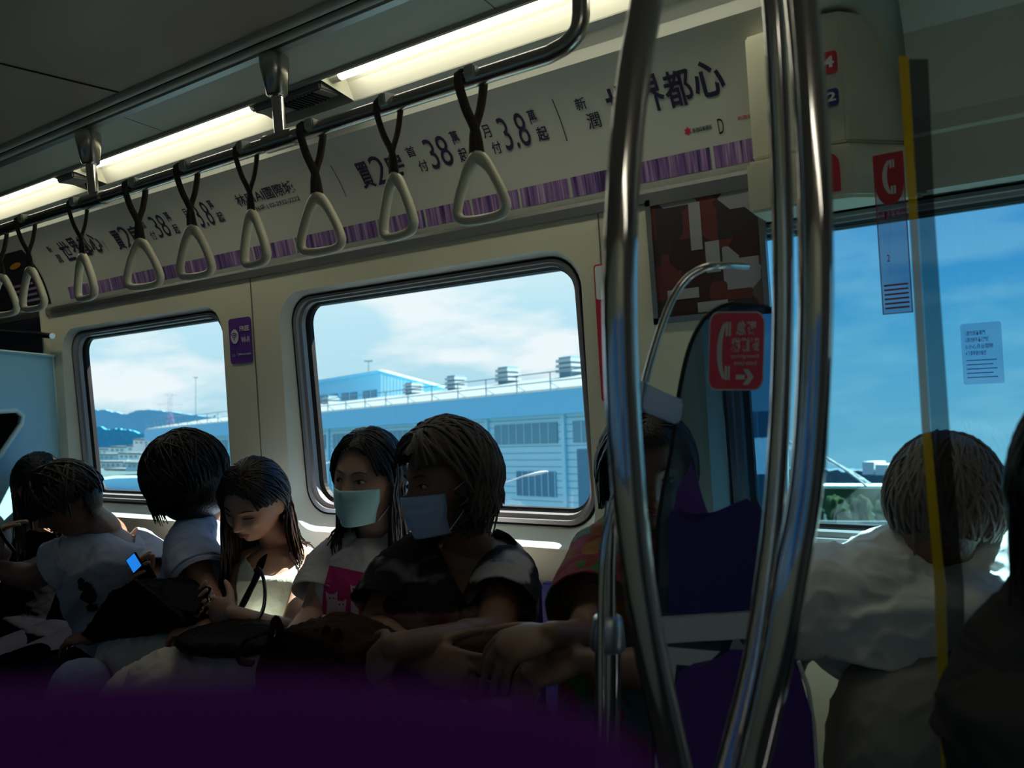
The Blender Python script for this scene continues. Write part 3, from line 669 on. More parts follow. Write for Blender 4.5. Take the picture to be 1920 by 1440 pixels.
for (a, b, c, d) in ((-6.5, 1.6, 0, 1.0), (-6.5, 1.6, 1.66, 2.2), (-6.5, -5.3, 1.0, 1.66), (-4.3, -3.9, 1.0, 1.66), (-2.9, -2.5, 1.0, 1.66), (-1.5, -1.1, 1.0, 1.66), (-.1, .3, 1.0, 1.66), (1.2, 1.6, 1.0, 1.66)):
    nw.box(a, b, YN - .04, YN, c, d)
tag(nw.build('wall_near', M['wall']), kind='structure')
NG = glass('near window glass', (0.27, 0.35, 0.43), 0.04)
for i, (a, b) in enumerate(((-5.3, -4.3), (-3.9, -2.9), (-2.5, -1.5), (-1.1, -.1), (.3, 1.2))):
    w = MB().box(a, b, YN - .022, YN - .018, 1.0, 1.66).build('window_%d' % (i + 4), NG); tag(w, kind='structure')
tag(MB().box(1.6, 1.64, -1.0, 1.85, 0, 2.2).build('wall_right', M['grey']), kind='structure')
tag(MB().box(-6.54, -6.5, -1.0, 1.85, 0, 2.2).build('wall_left', M['grey']), kind='structure')
tag(MB().box(-6.5, 1.6, 1.86, 1.88, 1.67, 2.3).build('wall_far_upper', M['grey']), kind='structure')
# far left: dark doorway, its handrail and the pale blue seat-end screen
dd = empty('door_1', (-4.0, 1.80, 0)); tag(dd, kind='structure')
MB().box(-6.5, XL, 1.80, 1.84, 0, 1.83).build('door_leaf', M['dark'], dd); MB().box(XL - .012, XL, 1.72, 1.84, 0, 1.83).build('door_jamb', M['wall'], dd)
hb = MB().tube([P(-40, 618, 1.70), P(60, 626, 1.70), P(98, 630, 1.70)], .012, 12).build('door_handrail', M['chrome'], smooth=True); tag(hb, 'short horizontal steel bar across the dark doorway at the far left', 'handrail')
def screen():
    X = -3.395; t = empty('seat_end_screen', (X, 1.6, .4)); tag(t, 'pale blue seat end screen with a triangular opening at the far left', 'screen')
    out = [(-60, 654), (0, 658), (104, 667), (108, 720), (118, 840), (128, 930), (60, 1000), (-60, 1100)]
    hole = [(-60, 772), (0, 772), (30, 770), (42, 780), (40, 795), (0, 855), (-60, 930)]
    mb = MB(); th = Vector((-.03, 0, 0))
    def pt(q): return PX(q[0], q[1], X)
    top = [out[0], out[1], out[2], out[3], out[4], out[5], out[6], out[7]]
    # two pieces: above the hole and right of / below it
    mb.prism([pt(q) for q in (out[0], out[1], out[2], out[3], (42, 780), (30, 770), (0, 772), (-60, 772))], th)
    mb.prism([pt(q) for q in ((42, 780), out[3], out[4], out[5], out[6], out[7], (-60, 930), (0, 855), (40, 795))], th)
    mb.build('screen_panel', M['bluepanel'], t)
    off = Vector((.004, 0, 0))
    MB().tube([pt((-60, 650)) + off, pt((0, 658)) + off, pt((104, 668)) + off], .010, 8, flat=.6).build('top_rim', M['bluerim'], t, smooth=True)
    MB().tube([pt(q) + off for q in hole], .009, 8).build('opening_rim', M['bluerim'], t, smooth=True)
    MB().tube([pt(q) + off for q in ((98, 668), (106, 760), (116, 860), (121, 930))], .004, 8).build('edge_trim', M['bluerim'], t, smooth=True)
screen()

# ------------------------------------------------------------------ glass draught screen, its tube and the triple pole
def draught_screen():
    D = 1.25; fwd = ray(960, 720).normalized()
    t = empty('draught_screen', PD(1390, 1440, D)); tag(t, 'blue tinted glass draught screen with violet and white print beyond the steel poles', 'screen')
    def poly(name, pts, m, off=0.0, th=.004, smooth=False):
        return MB().prism([PD(x, y, D - off) for x, y in pts], fwd * th).build(name, m, t)
    outline = [(1225, 1470), (1232, 1050), (1240, 940), (1258, 850), (1272, 745), (1290, 660), (1315, 605), (1345, 578), (1375, 568), (1440, 572), (1452, 590)]
    right = [(1450, 1200), (1498, 1240), (1532, 1470)]
    poly('glass_pane', outline + right, glass('blue tinted glass', (.38, .48, .58), .05, .12, (.12, .28, .45)), th=.006)
    # abstract violet print
    poly('indigo_print', [(1255, 1150), (1256, 960), (1275, 950), (1300, 965), (1340, 960), (1400, 935), (1432, 960), (1442, 1148)], M['indigo'], .003, .002)
    poly('violet_print', [(1262, 960), (1270, 915), (1288, 890), (1296, 868), (1308, 900), (1318, 935), (1330, 968), (1300, 985)], M['violet'], .003, .002)
    poly('white_print', [(1232, 1212), (1350, 1222), (1320, 1250), (1268, 1246), (1250, 1440), (1250, 1470), (1228, 1470)], M['ad'], .003, .002)
    poly('lower_violet_print', [(1258, 1470), (1262, 1330), (1272, 1262), (1300, 1244), (1345, 1235), (1372, 1218), (1470, 1222), (1500, 1262), (1522, 1340), (1530, 1470)], M['violet'], .003, .002)
    poly('top_frame', [(1218, 1162), (1425, 1147), (1425, 1196), (1218, 1208)], M['ad'], .012, .012)
    MB().tube([PD(x, y, D) for x, y in ((1497, 1240), (1515, 1290), (1526, 1360), (1532, 1470))], .0035, 8).build('edge_trim', M['ad'], t, smooth=True)
    edge = spline([PD(x, y, D) for x, y in outline[:9]], 4)
    MB().tube(edge, .0035, 6).build('rubber_edge', M['dark'], t, smooth=True)
    # sticker, printed to be read from the other side
    s = empty('intercom_sticker', PD(1378, 730, D)); tag(s, 'red rounded sticker with white handset and mirrored Chinese writing on the glass screen', 'sticker')
    A = PD(1326, 732, D - .004); ux = (PD(1431, 732, D - .004) - A); uz = (PD(1330, 584, D - .004) - A)
    def f(o): return lambda u, v: A + ux * u + uz * v - fwd * o
    def film(nm, c, al):
        m = bpy.data.materials.new(nm); m.use_nodes = True; nt = m.node_tree; nt.nodes.clear(); o = nt.nodes.new('ShaderNodeOutputMaterial')
        a = nt.nodes.new('ShaderNodeBsdfTransparent'); d = nt.nodes.new('ShaderNodeBsdfDiffuse'); d.inputs[0].default_value = (*c, 1); x = nt.nodes.new('ShaderNodeMixShader'); x.inputs[0].default_value = al
        nt.links.new(a.outputs[0], x.inputs[1]); nt.links.new(d.outputs[0], x.inputs[2]); nt.links.new(x.outputs[0], o.inputs[0]); return m
    rr1 = [(v.x, v.z) for v in rrect(0, 1, 0, 1, .16, 0, 6)]; rr2 = [(v.x, v.z) for v in rrect(.025, .975, .018, .982, .145, 0, 6)]
    MB().add([f(0)(*q) for q in rr1], [tuple(range(len(rr1)))]).build('white_border', M['white'], s, recalc=False)
    MB().add([f(.001)(*q) for q in rr2], [tuple(range(len(rr2)))]).build('red_ground', mat('bright red print', (.85, .07, .13), .4), s, recalc=False)
    mb = MB(); g = f(.002)
    handset(mb, 0, 0, 1, lambda x, z: g(.26 + x * .36, .50 + z * .37)); mb.build('handset_symbol', M['white'], s, recalc=False)
    mb = MB(); text_on(mb, '緊急', (.48, .84, .70, .88), g, .02, mirror=True); text_on(mb, '對講機', (.40, .90, .49, .67), g, .02, mirror=True)
    text_on(mb, 'Emergency', (.40, .90, .40, .46), g, .01, mirror=True); text_on(mb, 'Intercom', (.46, .86, .32, .38), g, .01, mirror=True)
    mb.add([g(*q) for q in ((.50, .14), (.66, .14), (.66, .20), (.50, .20))], [(0, 1, 2, 3)]); mb.add([g(*q) for q in ((.62, .27), (.72, .27), (.82, .17), (.72, .07), (.62, .07), (.71, .17))], [(0, 1, 2, 3, 4, 5)])
    mb.build('lettering', M['white'], s, recalc=False)
draught_screen()
def screen_tube():
    D = 1.12; t = empty('grab_tube', PD(1190, 790, D)); tag(t, 'thin bent steel grab tube arching over the draught screen', 'grab handle')
    pts = [(1128, 1440, 1.10), (1127, 1160, 1.10), (1136, 1010, 1.10), (1165, 880, 1.11), (1195, 775, D), (1206, 730, D), (1222, 670, D), (1240, 612, D), (1262, 558, D), (1290, 520, D), (1325, 501, D), (1360, 498, D + .02), (1400, 499, D + .06)]
    MB().tube(spline([PD(*p) for p in pts], 6), .0055, 12).build('tube', M['chrome'], t, smooth=True)
    fwd = ray(1240, 760).normalized()
    b = [(1210, 722), (1214, 720), (1276, 748), (1281, 754), (1275, 792), (1270, 797), (1205, 770), (1204, 765)]
    MB().prism([PD(x, y, D - .012) for x, y in b], fwd * .02).build('clamp_plate', M['satin'], t, bevel=.003)
    MB().tube([PD(1205, 715, D - .002), PD(1196, 770, D - .002)], .0085, 14).build('clamp_sleeve', M['satin'], t, smooth=True)
screen_tube()
def near_post():
    D = 1.15; t = empty('seat_end_post', PD(1140, 1440, D)); tag(t, 'upright steel post with a wide collar, just left of the curved pole', 'post')
    MB().tube([PD(1138, 1500, D), PD(1140, 1180, D)], .019, 20).build('lower_post', M['chrome'], t, smooth=True)
    MB().tube([PD(1140, 1180, D), PD(1140, 1060, D), PD(1147, 940, D)], [.012, .012, .009], 20).build('upper_post', M['chrome'], t, smooth=True)
    MB().tube([PD(1139, 1218, D), PD(1139, 1212, D), PD(1140, 1160, D), PD(1140, 1155, D)], [.023, .026, .022, .019], 24).build('collar', M['satin'], t, smooth=True)
near_post()
def triple_pole():
    D = .80; t = empty('triple_grab_pole', PD(1330, 1500, D)); tag(t, 'tall three branched steel grab pole bowing outward before the glass screen', 'pole')
    def br(pts, r, m='chrome'): MB().tube(spline([PD(*p) for p in pts], 8), r, 24).build('branch', M[m], t, smooth=True)
    br([(1240, -200, .80), (1213, 0, .80), (1190, 130, .79), (1172, 300, .78), (1162, 500, .77), (1165, 700, .77), (1177, 900, .77), (1196, 1080, .78), (1226, 1250, .79), (1268, 1440, .80), (1300, 1560, .80)], .0165)
    br([(1430, -200, .86), (1449, 0, .87), (1462, 250, .88), (1469, 500, .88), (1466, 700, .88), (1455, 900, .87), (1441, 1044, .86), (1410, 1250, .84), (1362, 1440, .82), (1330, 1560, .80)], .0115)
    br([(1480, -200, .80), (1503, 0, .79), (1522, 250, .78), (1530, 500, .77), (1526, 700, .77), (1512, 900, .77), (1484, 1070, .77), (1452, 1250, .78), (1408, 1440, .80), (1370, 1560, .80)], .0165)
triple_pole()
# out of focus seat back just in front of the camera
def near_back():
    D = .11; t = empty('seat_back_edge', PD(600, 1440, D)); 
    pts = [(-260, 1390), (0, 1362), (300, 1350), (600, 1352), (850, 1366), (1050, 1400), (1180, 1465), (1260, 1570)]
    top = spline([PD(x, y, D) for x, y in pts], 5); fwd = ray(500, 1500).normalized(); down = Vector((0, 0, -1))
    mb = MB(); rings = []
    for p in top:
        rings.append([p + fwd * (.006 * math.cos(a)) - down * (.006 * math.sin(a)) for a in [math.pi * k / 8 for k in range(9)]] + [p - fwd * .006 + down * .25, p + fwd * .006 + down * .25])
    mb.loops(rings); mb.build('padded_edge', M['purple'], t, smooth=True)
    tag(t, 'blurred purple edge of a near seat back along the bottom of the picture', 'seat back')
near_back()

# ------------------------------------------------------------------ outside: depot building, town, hills, bridge
HZ = dict(  # outdoor colours, bluish distance haze mixed into them
    fascia=mat('blue metal fascia', (.24, .68, .92), .6), facade=mat('pale corrugated cladding', (.50, .82, .90), .7),
    roof=mat('pale roof sheet', (.15, .20, .21), .6, spec=.2), louvre=mat('grey blue louvre', (.16, .36, .44), .6), dglass=mat('dark blue glazing', (.05, .22, .34), .3),
    rail=mat('blue grey railing', (.06, .16, .22), .6), vent=mat('white roof ventilator', (.42, .50, .52), .5), ventdark=mat('ventilator gap', (.16, .34, .42), .6),
    upper=mat('sky blue cladding', (.28, .66, .86), .7), rib=mat('pale ribbed cladding', (.70, .90, .95), .7), lampw=mat('white lamp enamel', (.75, .78, .78), .4),
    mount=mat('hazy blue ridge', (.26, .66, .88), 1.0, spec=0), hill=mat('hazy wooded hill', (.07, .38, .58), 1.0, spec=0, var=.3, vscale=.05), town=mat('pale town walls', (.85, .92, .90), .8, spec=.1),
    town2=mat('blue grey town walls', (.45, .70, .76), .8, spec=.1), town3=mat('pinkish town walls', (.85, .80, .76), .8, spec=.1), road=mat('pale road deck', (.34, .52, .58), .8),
    ground=mat('hazy ground', (.06, .11, .12), 1.0, spec=0, var=.35, vscale=.03), bridge=mat('grey steel arch', (.40, .42, .40), .6), tree=mat('dark foliage', (.035, .055, .025), .9, bump=.6, bscale=2, var=.6, vscale=.6, spec=0),
    city=mat('dark distant city', (.12, .17, .20), .9, spec=0, var=.4, vscale=.1), pylon=mat('grey red lattice steel', (.34, .30, .36), .6))
def epoly(mb, pts, n, th):
    mb.prism([PE(x, y, n) for x, y in pts], EN * th); return mb
NB = 22.0
def depot():
    t = empty('depot_building', E(0, NB, -6)); tag(t, 'long pale blue depot building with railed roof outside the windows', 'building')
    uR, _ = UZ(1118, 790, NB); uL, _ = UZ(281, 810, NB)
    _, zt = UZ(845, 752, NB); _, zb = UZ(845, 790, NB); u0, u1 = uR, uL
    def bx(name, ua, ub, na, nb, za, zz, m, par=t):
        return MB().hexa([E(u, n, z) for z in (za, zz) for (u, n) in ((ua, na), (ub, na), (ub, nb), (ua, nb))]).build(name, m, par)
    bx('fascia', u0, u1, NB - .45, NB + .6, zb, zt, HZ['fascia'])
    bx('facade', u0, u1 - .4, NB, NB + 12, -9, zb, HZ['facade'])
    # sloping roof
    MB().hexa([E(u0, NB - .3, zt), E(u1, NB - .3, zt), E(u1, NB + 9, zt), E(u0, NB + 9, zt), E(u0, NB - .2, zt + .1), E(u1, NB - .2, zt + .1), E(u1 - 1, NB + 9, zt + 1.55), E(u0, NB + 9, zt + 1.55)]).build('roof', HZ['roof'], t)
    # cladding grooves
    g = MB(); z = zb - .15
    while z > -5.0:
        g.hexa([E(u, n, zz) for zz in (z, z + .025) for (u, n) in ((u0, NB - .015), (u1 - .4, NB - .015), (u1 - .4, NB), (u0, NB))]); z -= .27
    g.build('cladding_groove', HZ['louvre'], t)
    # pilasters, louvre bands, windows repeating along the facade
    P1, _ = UZ(1060, 850, NB); P0, _ = UZ(916, 850, NB); step = abs(P0 - P1)
    k = -3; k1 = 20
    wl = [UZ(932, 800, NB)[0], UZ(1050, 800, NB)[0]]; lw = abs(wl[0] - wl[1]); zl1 = UZ(1000, 794, NB)[1]; zl0 = UZ(1000, 832, NB)[1]
    zw1 = UZ(1000, 884, NB)[1]; zw0 = UZ(1000, 930, NB)[1]
    for k in range(-2, 16):
        u = P1 + k * step
        if u > u1 - 1.2: break
        bx('pilaster', u - .09, u + .09, NB - .12, NB, -7, zb, HZ['facade'])
        a, b = u + step * .08, u + step * .08 + lw
        lv = bx('louvre_band', a, b, NB - .05, NB, zl0, zl1, HZ['louvre'])
        m_ = MB()
        for j in range(1, 8): uu = a + (b - a) * j / 8; m_.hexa([E(q, n, zz) for zz in (zl0, zl1) for (q, n) in ((uu - .015, NB - .07), (uu + .015, NB - .07), (uu + .015, NB - .05), (uu - .015, NB - .05))])
        m_.build('mullion', HZ['facade'], lv)
        if k == -1: bx('window', a + .2, a + .2 + lw * .9, NB - .05, NB, -5, zl0 - .25, HZ['dglass']); continue
        wv = bx('window', a + lw * .05, a + lw * .65, NB - .05, NB, zw0, zw1, HZ['dglass'])
        m_ = MB()
        for j in range(0, 7): uu = a + lw * .05 + lw * .6 * j / 6; m_.hexa([E(q, n, zz) for zz in (zw0, zw1) for (q, n) in ((uu - .015, NB - .07), (uu + .015, NB - .07), (uu + .015, NB - .05), (uu - .015, NB - .05))])
        m_.build('mullion', HZ['facade'], wv)
    # railing along the roof edge
    rl = MB(); u = u0; sp = abs(UZ(973, 740, NB)[0] - UZ(915, 748, NB)[0]) * .98; hR = UZ(845, 722, NB)[1] - zt
    while u < u1:
        rl.tube([E(u, NB - .4, zt), E(u, NB - .4, zt + hR)], .022, 5); rl.tube([E(u, NB - .4, zt + hR * .45), E(u - .35, NB - .1, zt + .02)], .018, 4); u += sp
    for h in (hR, hR * .5): rl.tube([E(u0, NB - .4, zt + h), E(u1, NB - .4, zt + h)], .022, 5)
    rl.build('roof_railing', HZ['rail'], t)
depot()
def ventilator(px, pyb, w, h, i):
    n = NB + 8.3; b = PE(px, pyb, n) - CAM; u, z = b.dot(EU), b.dot(EZ); s = w / F * b.dot(ray(960, 720).normalized()); H = h / F * b.dot(ray(960, 720).normalized())
    t = empty('roof_ventilator', E(u, n, z)); W = s / 2
    def box_(ua, na, za, zz, m, nm):
        MB().hexa([E(u + p * ua, n + q * na, k) for k in (za, zz) for (p, q) in ((-1, -1), (1, -1), (1, 1), (-1, 1))]).build(nm, m, t)
    box_(W * .72, W * .7, z - .8, z + H * .25, HZ['ventdark'], 'base')
    for k in range(3):
        z0 = z + H * (.22 + .26 * k); box_(W * (1 - .04 * k), W * .9, z0, z0 + H * .15, HZ['vent'], 'slat'); box_(W * .75, W * .7, z0 + H * .15, z0 + H * .28, HZ['ventdark'], 'core')
    return t
for i, (px, py, w, h, lb) in enumerate(((620, 770, 26, 27, 'lowest left in the middle window'), (775, 742, 30, 24, 'just right of the ribbed gable end'), (855, 735, 32, 30, 'in the middle of the row, above the older woman'),
                              (953, 722, 37, 33, 'second from the right on the depot roof'), (1070, 706, 42, 36, 'at the right edge of the middle window, largest'))):
    tag(ventilator(px, py, w, h, i), 'white roof ventilator ' + lb, 'ventilator', 'ventilators on the depot roof')
for px, lb in ((408, 'left one'), (436, 'right one')):
    tag(ventilator(px, 794, 13, 15, 9), 'tiny roof ventilator at the right edge of the left window, ' + lb, 'ventilator', 'ventilators on the depot roof')
def hall():
    n = 45; t = empty('gabled_hall', PE(700, 760, n)); tag(t, 'pale blue gabled hall with a window band behind the depot roof', 'building')
    epoly(MB(), [(560, 722), (586, 716), (709, 697), (709, 790), (560, 800)], n, 2).build('side_wall', HZ['upper'], t)
    epoly(MB(), [(709, 699), (830, 730), (832, 780), (709, 790)], n, 1).build('gable_wall', HZ['upper'], t)
    for k in range(9):
        x = 714 + k * 6.2; epoly(MB(), [(x, 702 + k * 1.6), (x + 3, 703 + k * 1.6), (x + 3, 765), (x, 765)], n - .1, .1).build('rib', HZ['rib'], t)
    epoly(MB(), [(556, 720), (586, 714), (709, 694), (835, 728), (835, 733), (709, 700), (586, 720), (556, 726)], n - .5, 1).build('roof_edge', HZ['fascia'], t)
    for (a, b) in ((598, 612), (618, 632), (640, 652), (656, 668), (680, 692), (695, 705)):
        f_ = 742 - (a - 598) * .10; epoly(MB(), [(a, f_), (b, f_ - 1.5), (b, f_ + 17), (a, f_ + 18)], n - .1, .1).build('window', HZ['dglass'], t)
hall()
def mast(px, pyt, pyb, n, w, label):
    t = empty('floodlight_mast', PE(px, pyb, n)); tag(t, label, 'mast', 'floodlight masts'); s = n / F
    MB().tube([PE(px, pyb, n), PE(px, pyt, n)], [1.6 * s, 1.0 * s], 8).build('pole', HZ['rail'], t)
    top = PE(px, pyt, n)
    for k in range(8):
        a = k * math.pi / 4; q = top + EU * (math.cos(a) * w * s) + EN * (math.sin(a) * w * s)
        MB().tube([top - EZ * (2 * s), q], .5 * s, 4).obox(q, EU, EN, EZ, 2.2 * s, 2.2 * s, 1.6 * s).build('lamp_head', HZ['rail'], t)
mast(367, 708, 795, 60, 9, 'tall floodlight mast with a ring of lamps seen in the left window')
mast(691, 677, 840, 70, 12, 'floodlight mast with a ring of lamps above the gabled hall roof')
def pylon():
    n = 90; s = n / F; t = empty('power_pylon', PE(319, 805, n)); tag(t, 'grey and red lattice power pylon rising behind the roof railing in the left window', 'pylon')
    def q(x, y, d=0): return PE(x, y, n) + EN * d * s
    def lat(name, ys, ws, m):
        mb = MB()
        for i in range(len(ys) - 1):
            for dd in (-3, 3):
                a, b, c, d = q(319 - ws[i], ys[i], dd), q(319 + ws[i], ys[i], dd), q(319 - ws[i + 1], ys[i + 1], dd), q(319 + ws[i + 1], ys[i + 1], dd)
                for e in ((a, c), (b, d), (a, d), (b, c), (a, b)): mb.tube(e, .45 * s, 4)
        mb.build(name, m, t)
    lat('upper_lattice', [740, 748, 757, 768, 780], [5, 2.5, 3, 3.5, 4], HZ['pylon']); lat('lower_lattice', [780, 788, 797, 806], [4.5, 6, 7.5, 9], mat('red lattice steel', (.50, .20, .28), .6))
    for (y, w) in ((739, 11), (757, 24), (779, 26)):
        mb = MB(); mb.tube([q(319 - w, y + 2), q(319, y - 3), q(319 + w, y + 2)], .5 * s, 4); mb.tube([q(319 - w, y + 2), q(319 + w, y + 2)], .4 * s, 4); mb.build('crossarm', HZ['pylon'], t)
pylon()
def street_lamp(pts, head, n, label):
    t = empty('street_lamp', PE(*pts[0], n)); tag(t, label, 'street lamp', 'white street lamps by the depot'); s = n / F
    MB().tube([PE(x, y, n) for x, y in pts], 1.9 * s, 8).build('arm', HZ['lampw'], t, smooth=True)
    (x0, y0), (x1, y1), r = head
    MB().tube([PE(x0 + (x1 - x0) * k / 6, y0 + (y1 - y0) * k / 6, n) for k in range(7)], [r * s * f_ for f_ in (.3, .6, .85, 1, 1, .8, .3)], 10, flat=.7).build('lamp_head', HZ['lampw'], t, smooth=True)
street_lamp([(760, 1250), (770, 1000), (850, 945), (940, 908), (985, 892)], [(982, 893), (1027, 884), 6.5], 12, 'white street lamp head on a slanting arm behind the curly haired woman')
street_lamp([(470, 1150), (520, 920), (560, 885), (604, 872)], [(600, 873), (626, 865), 4.5], 14, 'white street lamp head at the lower left corner of the middle window')
def ridge(name, pts, n, th, m, label, cat):
    mb = MB(); b = max(p[1] for p in pts) + 40
    mb.prism([PE(x, y, n) for x, y in pts] + [PE(pts[-1][0], b, n), PE(pts[0][0], b, n)], EN * th); o = mb.build(name, m); tag(o, label, cat); return o
def rough(pts, amp, seed, n=6):
    r = random.Random(seed); out = []
    for i in range(len(pts) - 1):
        for k in range(n): t_ = k / n; out.append((pts[i][0] * (1 - t_) + pts[i + 1][0] * t_, pts[i][1] * (1 - t_) + pts[i + 1][1] * t_ + r.uniform(-amp, amp)))
    out.append(pts[-1]); return out
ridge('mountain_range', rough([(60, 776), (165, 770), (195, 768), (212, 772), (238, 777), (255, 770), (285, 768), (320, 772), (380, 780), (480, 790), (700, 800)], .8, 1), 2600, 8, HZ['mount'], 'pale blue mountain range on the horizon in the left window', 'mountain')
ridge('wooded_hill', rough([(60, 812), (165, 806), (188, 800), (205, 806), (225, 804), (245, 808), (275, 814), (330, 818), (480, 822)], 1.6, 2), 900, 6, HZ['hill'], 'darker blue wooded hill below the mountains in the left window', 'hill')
# ground plane well below the track
gz = -9.0
o = MB().hexa([E(u, n, z) for z in (gz - .5, gz) for (u, n) in ((2, 4), (3000, 4), (3000, 3000), (2160, 3000))]).build('ground', HZ['ground']); tag(o, kind='structure')
rngt = random.Random(9)
def town():
    spec = [(172, 842, 30, 14, 'town'), (205, 838, 34, 16, 'town'), (238, 836, 12, 18, 'town'), (250, 824, 30, 34, 'town3'), (176, 852, 44, 14, 'town2'), (222, 850, 40, 12, 'town'), (262, 852, 30, 10, 'town'), (170, 866, 60, 12, 'town'), (196, 880, 40, 10, 'town2'), (236, 868, 44, 16, 'town2')]
    names = {'town': 'pale low building', 'town2': 'grey blue low building', 'town3': 'pinkish block building'}
    for i, (x, y, w, h, m) in enumerate(spec):
        n = 300 - i * 22; t = empty('town_building', PE(x, y + h, n))
        tag(t, '%s, %s of the hazy town in the left window' % (names[m], ('back row left', 'back row middle', 'narrow one', 'beside the depot corner', 'second row left', 'second row middle', 'second row right', 'widest one', 'front row left', 'front row right')[i]), 'building', 'low buildings of the town')
        epoly(MB(), [(x, y), (x + w, y), (x + w, y + h), (x, y + h)], n, 10).build('walls', HZ[m], t); epoly(MB(), [(x - 1, y - 1.5), (x + w + 1, y - 1.5), (x + w + 1, y + 1.5), (x - 1, y + 1.5)], n - 1, 12).build('roof', HZ['roof'], t)
        for k in range(int(w / 9)):
            epoly(MB(), [(x + 3 + k * 9, y + 4), (x + 8 + k * 9, y + 4), (x + 8 + k * 9, y + 8), (x + 3 + k * 9, y + 8)], n - .2, .2).build('window', HZ['louvre'], t)
town()
def road():
    n0 = 70; pts = [(150, 905), (185, 897), (215, 893), (250, 892), (290, 893), (340, 897)]
    mb = MB(); mb.loops([[PE(x, y, n0) for x, y in pts], [PE(x, y + 3, n0 - 12) for x, y in pts], [PE(x, y + 30, n0 - 12) for x, y in pts]], closed=False)
    o = mb.build('elevated_road', HZ['fascia'], recalc=False); tag(o, 'blue grey curved elevated road at the bottom of the left window', 'road')
road()
def bridge():
    n = 210; s = n / F; t = empty('arch_bridge', PE(1430, 912, n)); tag(t, 'steel arch bridge with cross braces seen through the blue window', 'bridge')
    def arc(x0, y0, x1, y1, top, k): 
        u = k / 24; x = x0 + (x1 - x0) * u; return x, (y0 + (y1 - y0) * u) - (4 * u * (1 - u)) * top
    A = [arc(1180, 905, 1625, 912, 92, k) for k in range(25)]; B = [arc(1200, 912, 1608, 912, 72, k) for k in range(25)]
    for nm, L, dn in (('arch_rib', A, 0), ('arch_rib', B, 8)):
        MB().tube([PE(x, y, n) + EN * dn for x, y in L], 2.2 * s, 6).build(nm, HZ['bridge'], t, smooth=True)
    for k in range(1, 24):
        for j in (0, .5): 
            a, b = A[k], B[k]; MB().tube([PE(a[0] + 8 * j, a[1], n), PE(b[0] + 8 * j, b[1], n) + EN * 8], 1.0 * s, 4).build('brace', HZ['bridge'], t)
    epoly(MB(), [(1150, 909), (1680, 911), (1680, 914), (1150, 912)], n + 4, 10).build('deck', HZ['town'], t)
bridge()
ridge('distant_city', rough([(1150, 876), (1300, 873), (1380, 880), (1450, 878), (1520, 880), (1600, 884), (1700, 885), (1850, 880), (1990, 876)], 2.5, 3, 14), 700, 30, HZ['city'], 'dark distant skyline of the city behind the arch bridge', 'skyline')
for (x, y, w, h, lb) in ((1617, 866, 22, 24, 'left block'), (1641, 871, 24, 20, 'right block')):
    t = epoly(MB(), [(x, y), (x + w, y), (x + w, y + h), (x, y + h)], 600, 20).build('apartment_block', HZ['town3']); tag(t, 'pale apartment block on the skyline left of the grey haired man, ' + lb, 'building', 'apartment blocks on the skyline')
ridge('riverbank', [(1150, 915), (1400, 914), (1600, 916), (2000, 914)], 260, 3, mat('dark olive bank', (.05, .08, .04), 1.0, spec=0, var=.5, vscale=.1), 'dark olive riverbank below the arch bridge', 'riverbank')
ridge('road_wall', [(1150, 975), (1400, 975), (1600, 978), (2000, 976)], 40, .4, mat('dull concrete wall', (.10, .11, .11), .9), 'low dull concrete wall along the bottom of the blue window', 'wall')
def tree_line():
    r = random.Random(12)
    for i in range(13):
        x = 1385 + i * 46; y = 962 + 8 * (i % 2); n = 60 + 5 * (i % 3); s = n / F; c = PE(x, y, n)
        bm = bmesh.new(); bmesh.ops.create_icosphere(bm, subdivisions=4, radius=1)
        for v in bm.verts:
            k = 1 + .35 * noise.noise(v.co * 2.2 + Vector((i * 7, 0, 0))) + .15 * noise.noise(v.co * 7); v.co = Vector(v.co) * k
            v.co = c + EU * (v.co.x * 21 * s) + EN * (v.co.y * 20 * s) + EZ * (v.co.z * (26 + 6 * (i % 3)) * s)
        me = bpy.data.meshes.new('crown'); bm.to_mesh(me); bm.free()
        t = empty('tree', c - EZ * 50 * s); tag(t, 'dark green riverside tree, number %s from the left below the bridge' % ['one', 'two', 'three', 'four', 'five', 'six', 'seven', 'eight', 'nine', 'ten', 'eleven', 'twelve', 'thirteen'][i], 'tree', 'riverside trees below the bridge')
        add_mesh('crown', me, HZ['tree'], t, True); MB().tube([c - EZ * 50 * s, c], 3 * s, 6).build('trunk', M['grey'], t)
tree_line()

